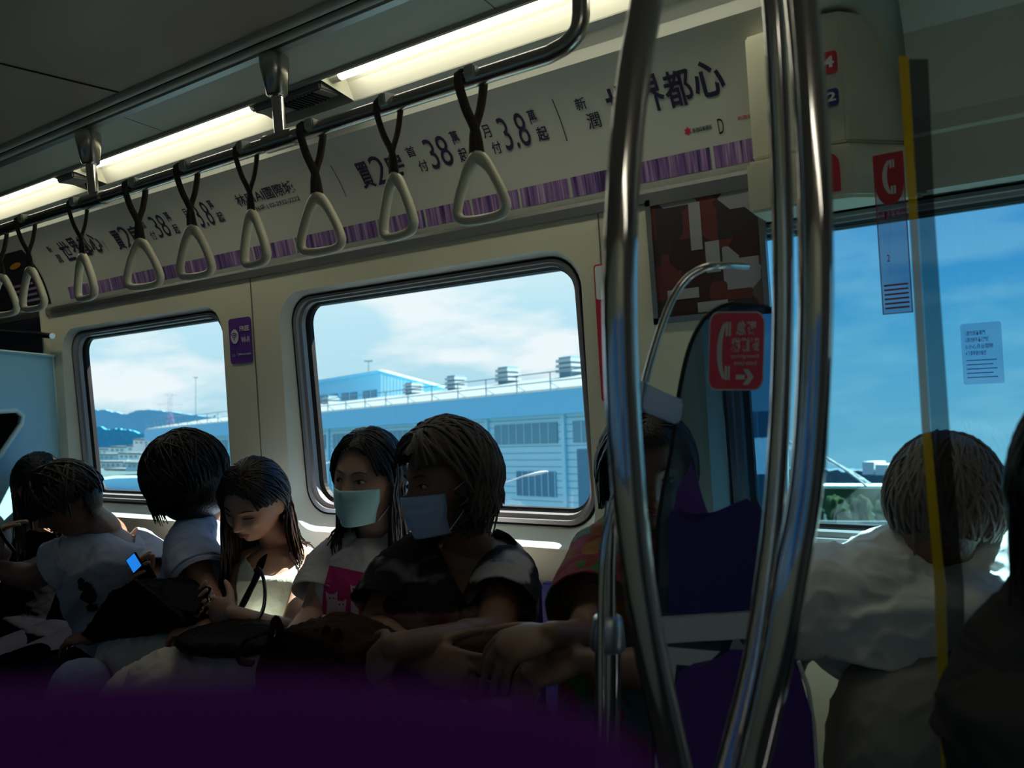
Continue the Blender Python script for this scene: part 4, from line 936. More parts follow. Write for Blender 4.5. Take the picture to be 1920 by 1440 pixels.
# ------------------------------------------------------------------ people
def smooth01(x): x = max(0.0, min(1.0, x)); return x * x * (3 - 2 * x)
def head_point(d, infl=0.0):
    """local head surface for a unit direction: x to the side, y to the face, z up; 0.235 tall"""
    x, y, z = d; px, py, pz = x * .0755, y * .094, z * .116
    t = max(0.0, -pz / .116)
    px *= 1 - .36 * t ** 1.5
    if py < 0: py *= 1 - .50 * t
    else: py *= 1 - .06 * t
    if py > 0:
        fx = math.exp(-(px / .045) ** 2); py *= 1 - .02 * fx
    if infl == 0 and y > 0.05:
        def g(x0, z0, sx, sz): return math.exp(-((px - x0) / sx) ** 2 - ((pz - z0) / sz) ** 2)
        q = 0.0
        q += .021 * g(0, -.026, .010, .013) + .010 * g(0, -.006, .008, .020) + .006 * g(.011, -.030, .006, .007) + .006 * g(-.011, -.030, .006, .007)
        for s in (-1, 1):
            q += -.012 * g(s * .030, .006, .017, .012) + .004 * g(s * .028, .026, .020, .007) + .005 * g(s * .040, -.022, .018, .018) + .0055 * g(s * .030, .004, .011, .007)
        q += .008 * g(0, -.052, .019, .005) + .007 * g(0, -.062, .015, .005) - .004 * g(0, -.0568, .02, .0018) - .004 * g(0, -.074, .018, .005) + .009 * g(0, -.092, .018, .013)
        py += q * (1 if y > .25 else smooth01((y - .05) / .2))
    v = Vector((px, py, pz))
    if infl: v += Vector(d).normalized() * infl
    return v
class Head:
    def __init__(s, px, py, Y, h, yaw, pitch, roll=0):
        s.c = P(px, py, Y); s.k = h / .235
        to = (CAM - s.c); to.z *= .3; to.normalize(); R = Vector(RM[:, 0]); R = (R - to * R.dot(to)).normalized(); U = R.cross(-to).normalized()
        if U.z < 0: U = -U
        ya, pi_, ro = map(math.radians, (yaw, pitch, roll))
        f = to * math.cos(ya) - R * math.sin(ya); side = R * math.cos(ya) + to * math.sin(ya)      # side: image right when facing us
        f2 = f * math.cos(pi_) - U * math.sin(pi_); u2 = U * math.cos(pi_) + f * math.sin(pi_)
        s.x = side * math.cos(ro) + u2 * math.sin(ro); s.z = u2 * math.cos(ro) - side * math.sin(ro); s.y = f2
    def w(s, v): return s.c + (s.x * v[0] + s.y * v[1] + s.z * v[2]) * s.k
    def d(s, v): return s.x * v[0] + s.y * v[1] + s.z * v[2]
def ico(sub):
    bm = bmesh.new(); bmesh.ops.create_icosphere(bm, subdivisions=sub, radius=1); V = [v.co.copy() for v in bm.verts]; Fs = [tuple(v.index for v in f.verts) for f in bm.faces]; bm.free(); return V, Fs
ICO5 = ico(6); ICO4 = ico(5)
def add_head(mb, H):
    V, Fs = ICO5; mb.add([H.w(head_point(v)) for v in V], Fs)
    for s in (-1, 1):
        c = H.w((s * .076, -.008, -.002)); mb.ellip(c, H.d((s * .006, -.002, 0)).normalized() * .007 * H.k, H.d((s * .3, -1, .1)).normalized() * .017 * H.k, H.d((0, -.15, 1)).normalized() * .030 * H.k, 12, 8)
        mb.ellip(H.w((s * .080, -.013, .010)), H.x * .006 * H.k, H.d((s * .5, -1, 0)).normalized() * .011 * H.k, H.z * .017 * H.k, 10, 6)
def ring_pts(c, s, f, w, d, n=24, p=2.4):
    out = []
    for k in range(n):
        a = 2 * math.pi * k / n; ca, sa = math.cos(a), math.sin(a)
        out.append(c + s * (w * math.copysign(abs(ca) ** (2 / p), ca)) + f * (d * math.copysign(abs(sa) ** (2 / p), sa)))
    return out
def torso(mb, S, g=0.0, top=True):
    """loft through pelvis, waist, chest, shoulders and neck; g makes it bigger for clothes"""
    a, b = S['sa'], S['sb']; side = (b - a).normalized(); nb = S['nb']; mid = (a + b) / 2; bw = (b - a).length / 2
    bk = S.get('bulk', 1.0)
    rows = []
    pel = S['pel']; wa = S['waist']; ch = S['chest']
    sp = (Vector((1, 0, 0)) * .6 + side * .4).normalized()
    def fw(s, up): return up.cross(s).normalized()
    up = (nb - ch).normalized()
    rows.append((pel - Vector((0, 0, .05)), sp, .150 * bk + g, .110 * bk + g)); rows.append((pel + Vector((0, 0, .03)), sp, .165 * bk + g, .118 * bk + g))
    rows.append((wa, (sp + side).normalized(), .138 * bk + g, .100 * bk + g)); rows.append((wa.lerp(ch, .5), side, .142 * bk + g, .104 * bk + g))
    rows.append((ch, side, .150 * bk + g, .108 * bk + g)); m2 = ch.lerp(mid, .55); rows.append((m2, side, max(.13, bw * .93) + g, .095 * bk + g))
    rows.append((mid + up * .005, side, bw * .88 + g, .070 + g)); rows.append((mid.lerp(nb, .55) + up * .012, side, bw * .60 + g * .8, .058 + g * .6))
    if top: rows.append((nb, side, .058 + g * .4, .052 + g * .4)); rows.append((nb + up * .02, side, .05 + g * .2, .048 + g * .2))
    rings = [ring_pts(c, s, fw(s, up), w_, d_) for c, s, w_, d_ in rows]
    mb.loops(rings); n = len(mb.v); k = len(rings[0]); mb.f.append(tuple(range(n - k, n))); mb.f.append(tuple(range(n - k * len(rings), n - k * (len(rings) - 1)))[::-1])
def hand(mb, wr, direction, pn, k=1.0, curl=(25, 35, 25), spread=1.0, thumb=1, droop=None):
    """wr wrist, direction along the hand, pn = way the palm faces; fingers bend towards pn"""
    d = direction.normalized(); pn = (pn - d * pn.dot(d)).normalized(); s = d.cross(pn) * thumb      # s: towards the thumb
    mb.ellip(wr + d * .045 * k, d * .056 * k, s * .039 * k, pn * .0155 * k, 18, 12); mb.ellip(wr + d * .062 * k, d * .030 * k, s * .040 * k, pn * .0135 * k, 16, 10)
    for i, (o, L) in enumerate(((.029, .070), (.010, .078), (-.010, .073), (-.028, .058))):
        p = wr + d * (.082 - .004 * abs(i - 1)) * k + s * o * k; dd = (d + s * (o * 2.2 * spread)).normalized(); r = .0088 * k
        mb.capsule(p - dd * .02 * k, r, p, r, 8)
        for j, fr in enumerate((.46, .30, .24)):
            a = math.radians(curl[j] * (1 + .08 * i)); dd = (dd * math.cos(a) + pn * math.sin(a)); pn2 = pn
            q = p + dd * (L * fr * k); mb.capsule(p, r, q, r * .92, 8); p = q; r *= .92
    b = wr + d * .022 * k + s * .026 * k + pn * .004; d1 = (d * .62 + s * .70 + pn * .35).normalized(); q = b + d1 * .040 * k; mb.capsule(b, .0125 * k, q, .0105 * k, 8)
    d2 = (d1 + d * .55 + pn * .1).normalized(); q2 = q + d2 * .030 * k; mb.capsule(q, .0102 * k, q2, .009 * k, 8); mb.capsule(q2, .009 * k, q2 + (d2 + d * .3).normalized() * .020 * k, .0078 * k, 8)
def wrinkle(me, amp, sc, seed=0, stretch=(1, 1, 1)):
    co = np.empty(len(me.vertices) * 3); me.vertices.foreach_get('co', co); co = co.reshape(-1, 3); no = np.empty_like(co).ravel(); me.vertices.foreach_get('normal', no); no = no.reshape(-1, 3)
    for i in range(len(co)):
        v = Vector((co[i][0] * stretch[0], co[i][1] * stretch[1], co[i][2] * stretch[2])) * sc + Vector((seed * 3.1, 0, 0))
        n = noise.noise(v); n2 = 1 - abs(noise.noise(v * 1.7 + Vector((5, 2, 9)))) * 2.2; n3 = (1 - abs(noise.noise(v * 2.6 + Vector((1, 7, 3)))) * 2) ** 3
        co[i] += no[i] * (amp * (n * .7 + n2 * .45 + n3 * .45))
    me.vertices.foreach_set('co', co.ravel()); me.update()
def cut_mesh(me, preds=(), planes=()):
    """planes: (point, normal, centre, radius): open the mesh beyond the plane near centre. preds: delete faces for which it is true"""
    bm = bmesh.new(); bm.from_mesh(me)
    for p, n, c, r in planes:
        geom = [f for f in bm.faces if (f.calc_center_median() - c).length < r]; es = {e for f in geom for e in f.edges}; vs = {v for f in geom for v in f.verts}
        bmesh.ops.bisect_plane(bm, geom=list(geom) + list(es) + list(vs), plane_co=p, plane_no=n)
        bmesh.ops.delete(bm, geom=[f for f in bm.faces if (f.calc_center_median() - c).length < r and (f.calc_center_median() - p).dot(n) > 0], context='FACES')
    if preds:
        bmesh.ops.delete(bm, geom=[f for f in bm.faces if any(q(f.calc_center_median()) for q in preds)], context='FACES')
    bm.verts.ensure_lookup_table(); bmesh.ops.delete(bm, geom=[v for v in bm.verts if not v.link_faces], context='VERTS')
    for _ in range(3):      # even out the cut border
        bd = [v for v in bm.verts if any(len(e.link_faces) == 1 for e in v.link_edges)]; new = {}
        for v in bd:
            nb = [e.other_vert(v).co for e in v.link_edges if len(e.link_faces) == 1]
            if len(nb) == 2: new[v] = v.co * .5 + (nb[0] + nb[1]) * .25
        for v, c in new.items(): v.co = c
    bm.to_mesh(me); bm.free(); me.update(); return me
def solidify(o, th=.003):
    m = o.modifiers.new('thickness', 'SOLIDIFY'); m.thickness = th; m.offset = -1

def person(name, label, S, skin, pants=(.003, .003, .004), voxel=.0045, legs=True):  # pants near-black: the laps' lack of sun is put into the cloth colour
    mb = MB(); H = S['head']; add_head(mb, H)
    nb = S['nb']; torso(mb, S)
    mb.capsule(nb - (H.c - nb).normalized() * .02, .056 * S.get('neck', 1), H.w((0, -.022, -.062)), .047 * S.get('neck', 1), 18)
    for k, sh in (('a', S['sa']), ('b', S['sb'])):
        A = S.get('arm_' + k)
        if not A: continue
        el, wr, hd, pn, th = A[:5]; inn = (S['nb'] - sh).normalized(); bk = S.get('armr', 1.0)
        mb.capsule(sh + inn * .04, .052 * bk, sh, .050 * bk); mb.capsule(sh, .049 * bk, el, .038 * bk); mb.capsule(el, .039 * bk, el.lerp(wr, .3), .038 * bk); mb.capsule(el.lerp(wr, .25), .039 * bk, wr, .0255 * bk, flat=.9)
        hand(mb, wr, hd, pn, S.get('handk', .90), A[5] if len(A) > 5 else (25, 35, 25), 1, th)
    if legs:
        for s, kn, an in S['legs']:
            hp = S['pel'] + Vector((s * .085, -.02, -.02)); mb.capsule(hp, .085, kn, .058); mb.capsule(kn, .056, kn.lerp(an, .35), .055); mb.capsule(kn.lerp(an, .3), .056, an, .038); mb.capsule(an, .036, an + Vector((0, -.13, -.04)), .03)
    me = remesh(mb, voxel, 3); o = add_mesh(name, me, M[skin], None, True); tag(o, label, 'person')
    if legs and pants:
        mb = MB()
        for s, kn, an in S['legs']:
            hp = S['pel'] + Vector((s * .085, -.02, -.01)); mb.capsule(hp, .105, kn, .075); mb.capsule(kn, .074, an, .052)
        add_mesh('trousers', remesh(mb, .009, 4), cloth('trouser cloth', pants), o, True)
    return o
def garment(parent, S, m, sleeves, hemz=None, g=.013, voxel=.006, neck=None, amp=.004, seed=0, name='shirt', sc=14, hem=True, extra=None, neckr=.075):
    """sleeves: fraction of the upper arm covered (0 none), >1 reaches below the elbow"""
    mb = MB(); torso(mb, S, g, top=False); planes = []
    for k, sh in (('a', S['sa']), ('b', S['sb'])):
        A = S.get('arm_' + k); fr = sleeves.get(k, 0) if isinstance(sleeves, dict) else sleeves
        if not A or fr <= 0: continue
        el = A[0]; bk = S.get('armr', 1.0); d = (el - sh).normalized(); L = (el - sh).length; inn = (S['nb'] - sh).normalized()
        mb.capsule(sh + inn * .05, .056 * bk + g, sh + d * .02, .054 * bk + g); e = sh + d * (L * fr)
        a1 = d.cross(V3((.3, .2, 1))).normalized(); a2 = d.cross(a1); r0, r1 = .055 * bk + g, .050 * bk + g * 1.5 + .006; sl_ = []
        for i in range(25): t = i / 24; rr_ = r0 + (r1 - r0) * t; sl_.append([(sh + d * .01).lerp(e, t) + (a1 * math.cos(q) + a2 * math.sin(q)) * rr_ for q in [2 * math.pi * j / 40 for j in range(40)]])
        planes.append(sl_)
    if extra: extra(mb)
    me = remesh(mb, voxel, 5); wrinkle(me, amp, sc, seed, S.get('stretch', (1, 1, 1)))
    up = (S['nb'] - S['chest']).normalized(); nbp = S['nb']
    preds = [lambda c: (c - nbp).length < neckr and (c - nbp).dot(up) > -.05] + (neck or [])
    if hem: hz = hemz or S['pel'].z - .02; preds.append(lambda c: c.z < hz)
    cut_mesh(me, preds)
    if planes:
        sm = MB()
        for sl_ in planes: sm.loops(sl_)
        sme = sm.mesh('sleeves'); wrinkle(sme, amp * .9, sc * 1.2, seed + 1, S.get('stretch', (1, 1, 1))); bm = bmesh.new(); bm.from_mesh(me); bm.from_mesh(sme); bm.to_mesh(me); bm.free(); bpy.data.meshes.remove(sme)
    o = add_mesh(name, me, m, parent, True); solidify(o); return o
def bvh_of(*objs):
    v = []; f = []
    for o in objs:
        n = len(v); mw = o.matrix_world; v += [mw @ x.co for x in o.data.vertices]; f += [tuple(i + n for i in p.vertices) for p in o.data.polygons]
    return BVHTree.FromPolygons(v, f)
def cap_mesh(mb, H, infl, keep, zs=1.0):
    V, Fs = ICO4; idx = {}; vs = []
    fs = []
    for f in Fs:
        c = (V[f[0]] + V[f[1]] + V[f[2]]) / 3
        if keep(c): fs.append(f)
    for f in fs:
        for i in f:
            if i not in idx:
                idx[i] = len(vs); d = V[i]; vs.append(H.w(head_point(d, infl(d) if callable(infl) else infl)))
    mb.add(vs, [tuple(idx[i] for i in f) for f in fs])
def strands(mb, H, n, seed, az, length, root=lambda r: (r.uniform(-.12, .12), r.uniform(-.5, .6)), r0=.0045, infl=.012, wave=.006, drift=(0, 0, 0), bv=None, inward=0.0, end=-.15, cl=.011, jitter=.25, steps=9, fall=.022):
    r = random.Random(seed); dr = Vector(drift)
    for _ in range(n):
        phi = math.radians(az(r)); L = length(r, phi); x0, y0 = root(r); a = Vector((x0, y0, math.sqrt(max(.05, 1 - x0 * x0 - y0 * y0)))).normalized()
        e = Vector((math.sin(phi), math.cos(phi), end + r.uniform(-.1, .1))).normalized(); w0 = infl * r.uniform(.8, 1.35); pts = []; rad = []
        q = a.rotation_difference(e)
        for k in range(steps + 1):
            t = k / steps; d = a.slerp(e, t); pts.append(H.w(head_point(d, w0 * (.55 + .55 * math.sin(math.pi * min(1, t * .7)))))); rad.append(r0 * (.5 + .5 * min(1, t * 3)))
        used = sum((pts[i + 1] - pts[i]).length for i in range(len(pts) - 1)); p = pts[-1].copy(); v = (pts[-1] - pts[-2]).normalized(); ph = r.uniform(0, 6.28); out = H.d((e.x, e.y, 0))
        out.z = 0; sidev = Vector((out.y, -out.x, 0)); m = max(2, int((L - used) / fall)) if L > used else 0; off = Vector((r.uniform(-1, 1), r.uniform(-1, 1), 0)) * jitter * .3
        for k in range(m):
            tgt = (Vector((0, 0, -1)) + dr + off + out * (-inward * k / max(1, m))).normalized(); v = (v * .45 + tgt * .55).normalized(); p = p + v * fall
            wv = sidev * (wave * math.sin(ph + k * .75)) + out * (wave * .5 * math.cos(ph * 2 + k * .6)); pp = p + wv
            if bv:
                loc, nor, _, dist = bv.find_nearest(pp, .2)
                if loc is not None:
                    ds = (pp - loc).dot(nor)
                    if ds < cl: pp = pp + nor * (cl - ds); p = p + nor * (cl - ds) * .8
            pts.append(pp); rad.append(r0 * (1 - .65 * k / m))
        if len(pts) > 2: mb.tube(pts, rad, 5, flat=.6)
def face_bits(o, H, closed=False, brow='brow', lips=True, only=None):
    k = H.k
    for s in (-1, 1):
        mb = MB(); pts = []
        for t in (0, .25, .5, .75, 1):
            x = s * (.014 + .032 * t); z = .0235 + .007 * math.sin(math.pi * (t * .8 + .05)) - .002 * t; pts.append(H.w(surf(x, z) + Vector((0, .0012, 0))))
        mb.tube(pts, [.0012 * k, .0026 * k, .0026 * k, .002 * k, .0008 * k], 6, flat=.6); mb.build('eyebrow', M[brow], o, smooth=True)
        if not closed:
            c = surf(s * .030, .0045); MB().ellip(H.w(c + Vector((0, -.001, 0))), H.x * .0125 * k, H.y * .0042 * k, H.z * .0046 * k, 14, 8).build('eye', M['eyewhite'], o, smooth=True)
            MB().ellip(H.w(c + Vector((-.002, .0022, 0))), H.x * .0052 * k, H.y * .0022 * k, H.z * .0047 * k, 12, 8).build('iris', M['iris'], o, smooth=True)
        mb = MB(); dz = -.001 if closed else .0048
        mb.tube([H.w(surf(s * (.030 + .0145 * t), .0045 + dz * (1 - t * t)) + Vector((0, .0025, 0))) for t in (-1, -.5, 0, .5, 1)], [.0006 * k, .0014 * k, .0016 * k, .0016 * k, .0008 * k], 6); mb.build('eyelash', M['brow'], o, smooth=True)
    if lips:
        mb = MB(); mb.tube([H.w(surf(.021 * t, -.0545 + .0015 * (1 - abs(t))) + Vector((0, .0004, 0))) for t in (-1, -.5, 0, .5, 1)], [.0008 * k, .0028 * k, .0032 * k, .0028 * k, .0008 * k], 6); mb.tube([H.w(surf(.017 * t, -.0615) + Vector((0, .0002, 0))) for t in (-1, -.5, 0, .5, 1)], [.0008 * k, .0034 * k, .0042 * k, .0034 * k, .0008 * k], 6)
        mb.build('lips', M['lip'], o, smooth=True)
def surf(x, z):
    """front surface of the face at local (x, z)"""
    lo, hi = 0, 1; best = None
    d = Vector((x / .0755, 1, z / .116))
    for _ in range(12):
        dd = Vector((d.x, math.sqrt(max(.02, 1 - min(.95, d.x * d.x + d.z * d.z))), d.z)).normalized(); q = head_point(dd)
        d.x += (x - q.x) / .0755; d.z += (z - q.z) / .116
    return head_point(dd)
def mask(parent, H, col, bv, name='face_mask'):
    k = H.k; nx, nz = 22, 18; rows = []
    m = cloth('surgical mask ' + name + str(col), col, .03, .15, 40)
    for j in range(nz + 1):
        v = j / nz; z = -.014 - v * .088; row = []
        for i in range(nx + 1):
            u = i / nx * 2 - 1; hw = .064 - .022 * max(0, v - .35) * 1.5; x = u * hw
            fy = .100 - .060 * abs(u) ** 2.2 - .022 * max(0, v - .55) ** 1.3 * 2 + .010 * math.exp(-(x / .012) ** 2) * max(0, 1 - v * 1.6)
            pleat = .0032 * abs(math.sin(v * math.pi * 3.5)) * (1 - abs(u) ** 3); fy += pleat; zz = z - .004 * (1 - u * u) * (v - .2)
            row.append(H.w((x, fy + .006, zz)))
        rows.append(row)
    mb = MB(); mb.loops(rows, closed=False); o = mb.build(name, m, parent, smooth=True, recalc=False); solidify(o, .0015)
    for s in (-1, 1):
        for (v0, ez) in ((-.018, .014), (-.092, -.022)):
            MB().tube(spline([H.w((s * .062, .045, v0)), H.w((s * .076, .015, (v0 + ez) / 2)), H.w((s * .084, -.012, ez))], 4), .0013, 5).build('ear_loop', M['white'], o, smooth=True)
    return o
def phone(name, c, d, n, label, m=None, w=.072, L=.15):
    d = d.normalized(); n = (n - d * n.dot(d)).normalized(); s = d.cross(n); t = empty(name, c); tag(t, label, 'phone')
    MB().obox(c, s, d, n, w / 2, L / 2, .0042).build('case', M['black'], t, bevel=.002); MB().obox(c + n * .0044, s, d, n, w / 2 - .003, L / 2 - .004, .0003).build('screen', m or M['dark'], t); return t
def strap_path(name, pts, w, m, parent=None, bv=None, flat=.25, off=.006):
    q = spline(pts, 6)
    if bv:
        for i, p in enumerate(q):
            loc, nor, _, d = bv.find_nearest(p, .3)
            if loc is not None and (p - loc).dot(nor) < off: q[i] = loc + nor * off
    return MB().tube(q, w, 10, flat=flat, upv=Vector((0, -1, 0))).build(name, m, parent, smooth=True)
V3 = Vector
DEF_LEGS = lambda x, dz=0: [(-1, V3((x - .10, .98, .53 + dz)), V3((x - .10, .92, .09))), (1, V3((x + .10, .98, .53 + dz)), V3((x + .10, .92, .09)))]
toC = lambda p: (CAM - p).normalized()
RIGHT = V3(RM[:, 0]); UPV = V3((0, 0, 1))

# --- woman with a blue-green mask and a cat T-shirt
def masked_girl():
    H = Head(690, 896, 1.50, .240, 34, 4, -3)
    S = dict(head=H, nb=P(712, 1012, 1.56), sa=P(622, 1050, 1.47), sb=P(772, 1036, 1.58), chest=P(690, 1110, 1.50), waist=P(680, 1200, 1.48), pel=V3((-1.40, 1.44, .56)), armr=.88, bulk=.9)
    S['arm_a'] = (P(585, 1160, 1.36), P(548, 1192, 1.20), P(515, 1205, 1.10) - P(548, 1192, 1.20), V3((0, .1, -1)), 1, (30, 40, 25))
    S['arm_b'] = (P(700, 1190, 1.38), P(600, 1190, 1.16), P(560, 1200, 1.10) - P(600, 1190, 1.16), V3((0, .3, -1)), -1, (30, 45, 30)); S['legs'] = DEF_LEGS(-1.40)
    o = person('person', 'long haired woman in blue-green face mask and white cat print shirt, looking left', S, 'skinfair', voxel=.004)
    sh = garment(o, S, cloth('white jersey', (.62, .60, .60)), .62, g=.016, amp=.004, seed=1)
    bv = bvh_of(o, sh)
    # print on the chest
    sv = bvh_of(sh)
    def proj(px, py, off=.003):
        r = ray(px, py).normalized(); h = sv.ray_cast(CAM, r)
        return (h[0] - r * off) if h[0] is not None else P(px, py, 1.40)
    def decal(name, pts, m, off, parent=sh):
        x0, x1 = min(p[0] for p in pts), max(p[0] for p in pts); y0, y1 = min(p[1] for p in pts), max(p[1] for p in pts)
        bm = bmesh.new(); vs = [bm.verts.new((x, y, 0)) for x, y in pts]; bm.faces.new(vs); st = 5
        for ax, lo, hi in ((0, x0, x1), (1, y0, y1)):
            c = lo + st
            while c < hi:
                n = V3((1, 0, 0)) if ax == 0 else V3((0, 1, 0)); bmesh.ops.bisect_plane(bm, geom=bm.verts[:] + bm.edges[:] + bm.faces[:], plane_co=n * c, plane_no=n); c += st
        for v in bm.verts: v.co = proj(v.co.x, v.co.y, off)
        me = bpy.data.meshes.new(name); bm.to_mesh(me); bm.free(); return add_mesh(name, me, m, parent, True)
    mg = mat('magenta print', (.50, .012, .16), .7); wh = mat('white print on shirt', (.66, .55, .60), .7); pk = mat('pink print', (.50, .28, .38), .7)
    decal('chest_print', [(618, 1060), (692, 1076), (678, 1170), (602, 1160), (607, 1100)], mg, .004)
    def cat(x, y, s, tall, nm='cat_print'):
        pts = [(x - 11 * s, y), (x - 12 * s, y - 14 * s), (x - 6 * s, y - 9 * s), (x + 4 * s, y - 8 * s), (x + 11 * s, y - 14 * s), (x + 11 * s, y), (x + 9 * s, y + 8 * s), (x + 12 * s, y + tall), (x - 12 * s, y + tall), (x - 9 * s, y + 8 * s)]
        decal(nm, pts, wh, .0055)
        for dx in (-4, 4): decal('cat_eye', [(x + dx * s - 1.3, y - 2), (x + dx * s + 1.3, y - 2), (x + dx * s + 1.3, y + 1), (x + dx * s - 1.3, y + 1)], M['inkblack'], .007)
        decal('cat_nose', [(x - 1.2, y + 3.5), (x + 1.2, y + 3.5), (x, y + 5)], mg, .007)
    cat(622, 1122, .95, 42); cat(640, 1134, .85, 32); cat(665, 1105, .7, 62)
    face_bits(o, H, lips=False)
    mask(o, H, (.46, .86, .88), bv)
    hm = MB(); cap_mesh(hm, H, .010, lambda c: not (c.y > .30 and c.z < .66 - .25 * abs(c.x)) and not (abs(c.x) > .55 and c.z < .18 and c.y > -.30) and c.z > -.7)
    az = lambda r: r.choice((-1, 1)) * r.uniform(78, 178)
    strands(hm, H, 330, 3, az, lambda r, p: r.uniform(.34, .42), root=lambda r: (r.uniform(-.10, .10), r.uniform(-.6, .62)), bv=bv, infl=.013, wave=.004)
    strands(hm, H, 40, 8, lambda r: r.choice((-1, 1)) * r.uniform(50, 76), lambda r, p: .03, root=lambda r: (r.uniform(-.05, .05), r.uniform(.4, .68)), infl=.010, end=.25)
    strands(hm, H, 110, 5, lambda r: r.choice((-1, 1)) * r.uniform(82, 110), lambda r, p: r.uniform(.34, .42), bv=bv, infl=.010, wave=.004, drift=(-.02, -.12, 0))
    hm.build('hair', M['hair'], o, smooth=True, recalc=False)
    wt = empty('wrist_watch', P(566, 1186, 1.12)); tag(wt, 'small round pale wrist watch on the arm of the woman with the cat shirt', 'watch')
    q = S['arm_b'][1]; d = S['arm_b'][2].normalized(); nn = toC(q); nn = (nn * .5 + UPV); nn = (nn - d * nn.dot(d)).normalized(); c = q - d * .01
    s_ = d.cross(nn); ringp = [c + (nn * math.cos(a) + s_ * math.sin(a)) * .030 for a in [2 * math.pi * k_ / 20 for k_ in range(21)]]
    MB().tube(ringp, .007, 6, caps=False, flat=.3, upv=d).build('watch_strap', M['leather'], wt, smooth=True); MB().tube([c + nn * .029, c + nn * .037], .014, 18).build('watch_case', M['chrome'], wt, smooth=True); MB().tube([c + nn * .0372, c + nn * .0376], .0115, 18).build('dial', M['white'], wt)
    return S, o
S5, O5 = masked_girl()

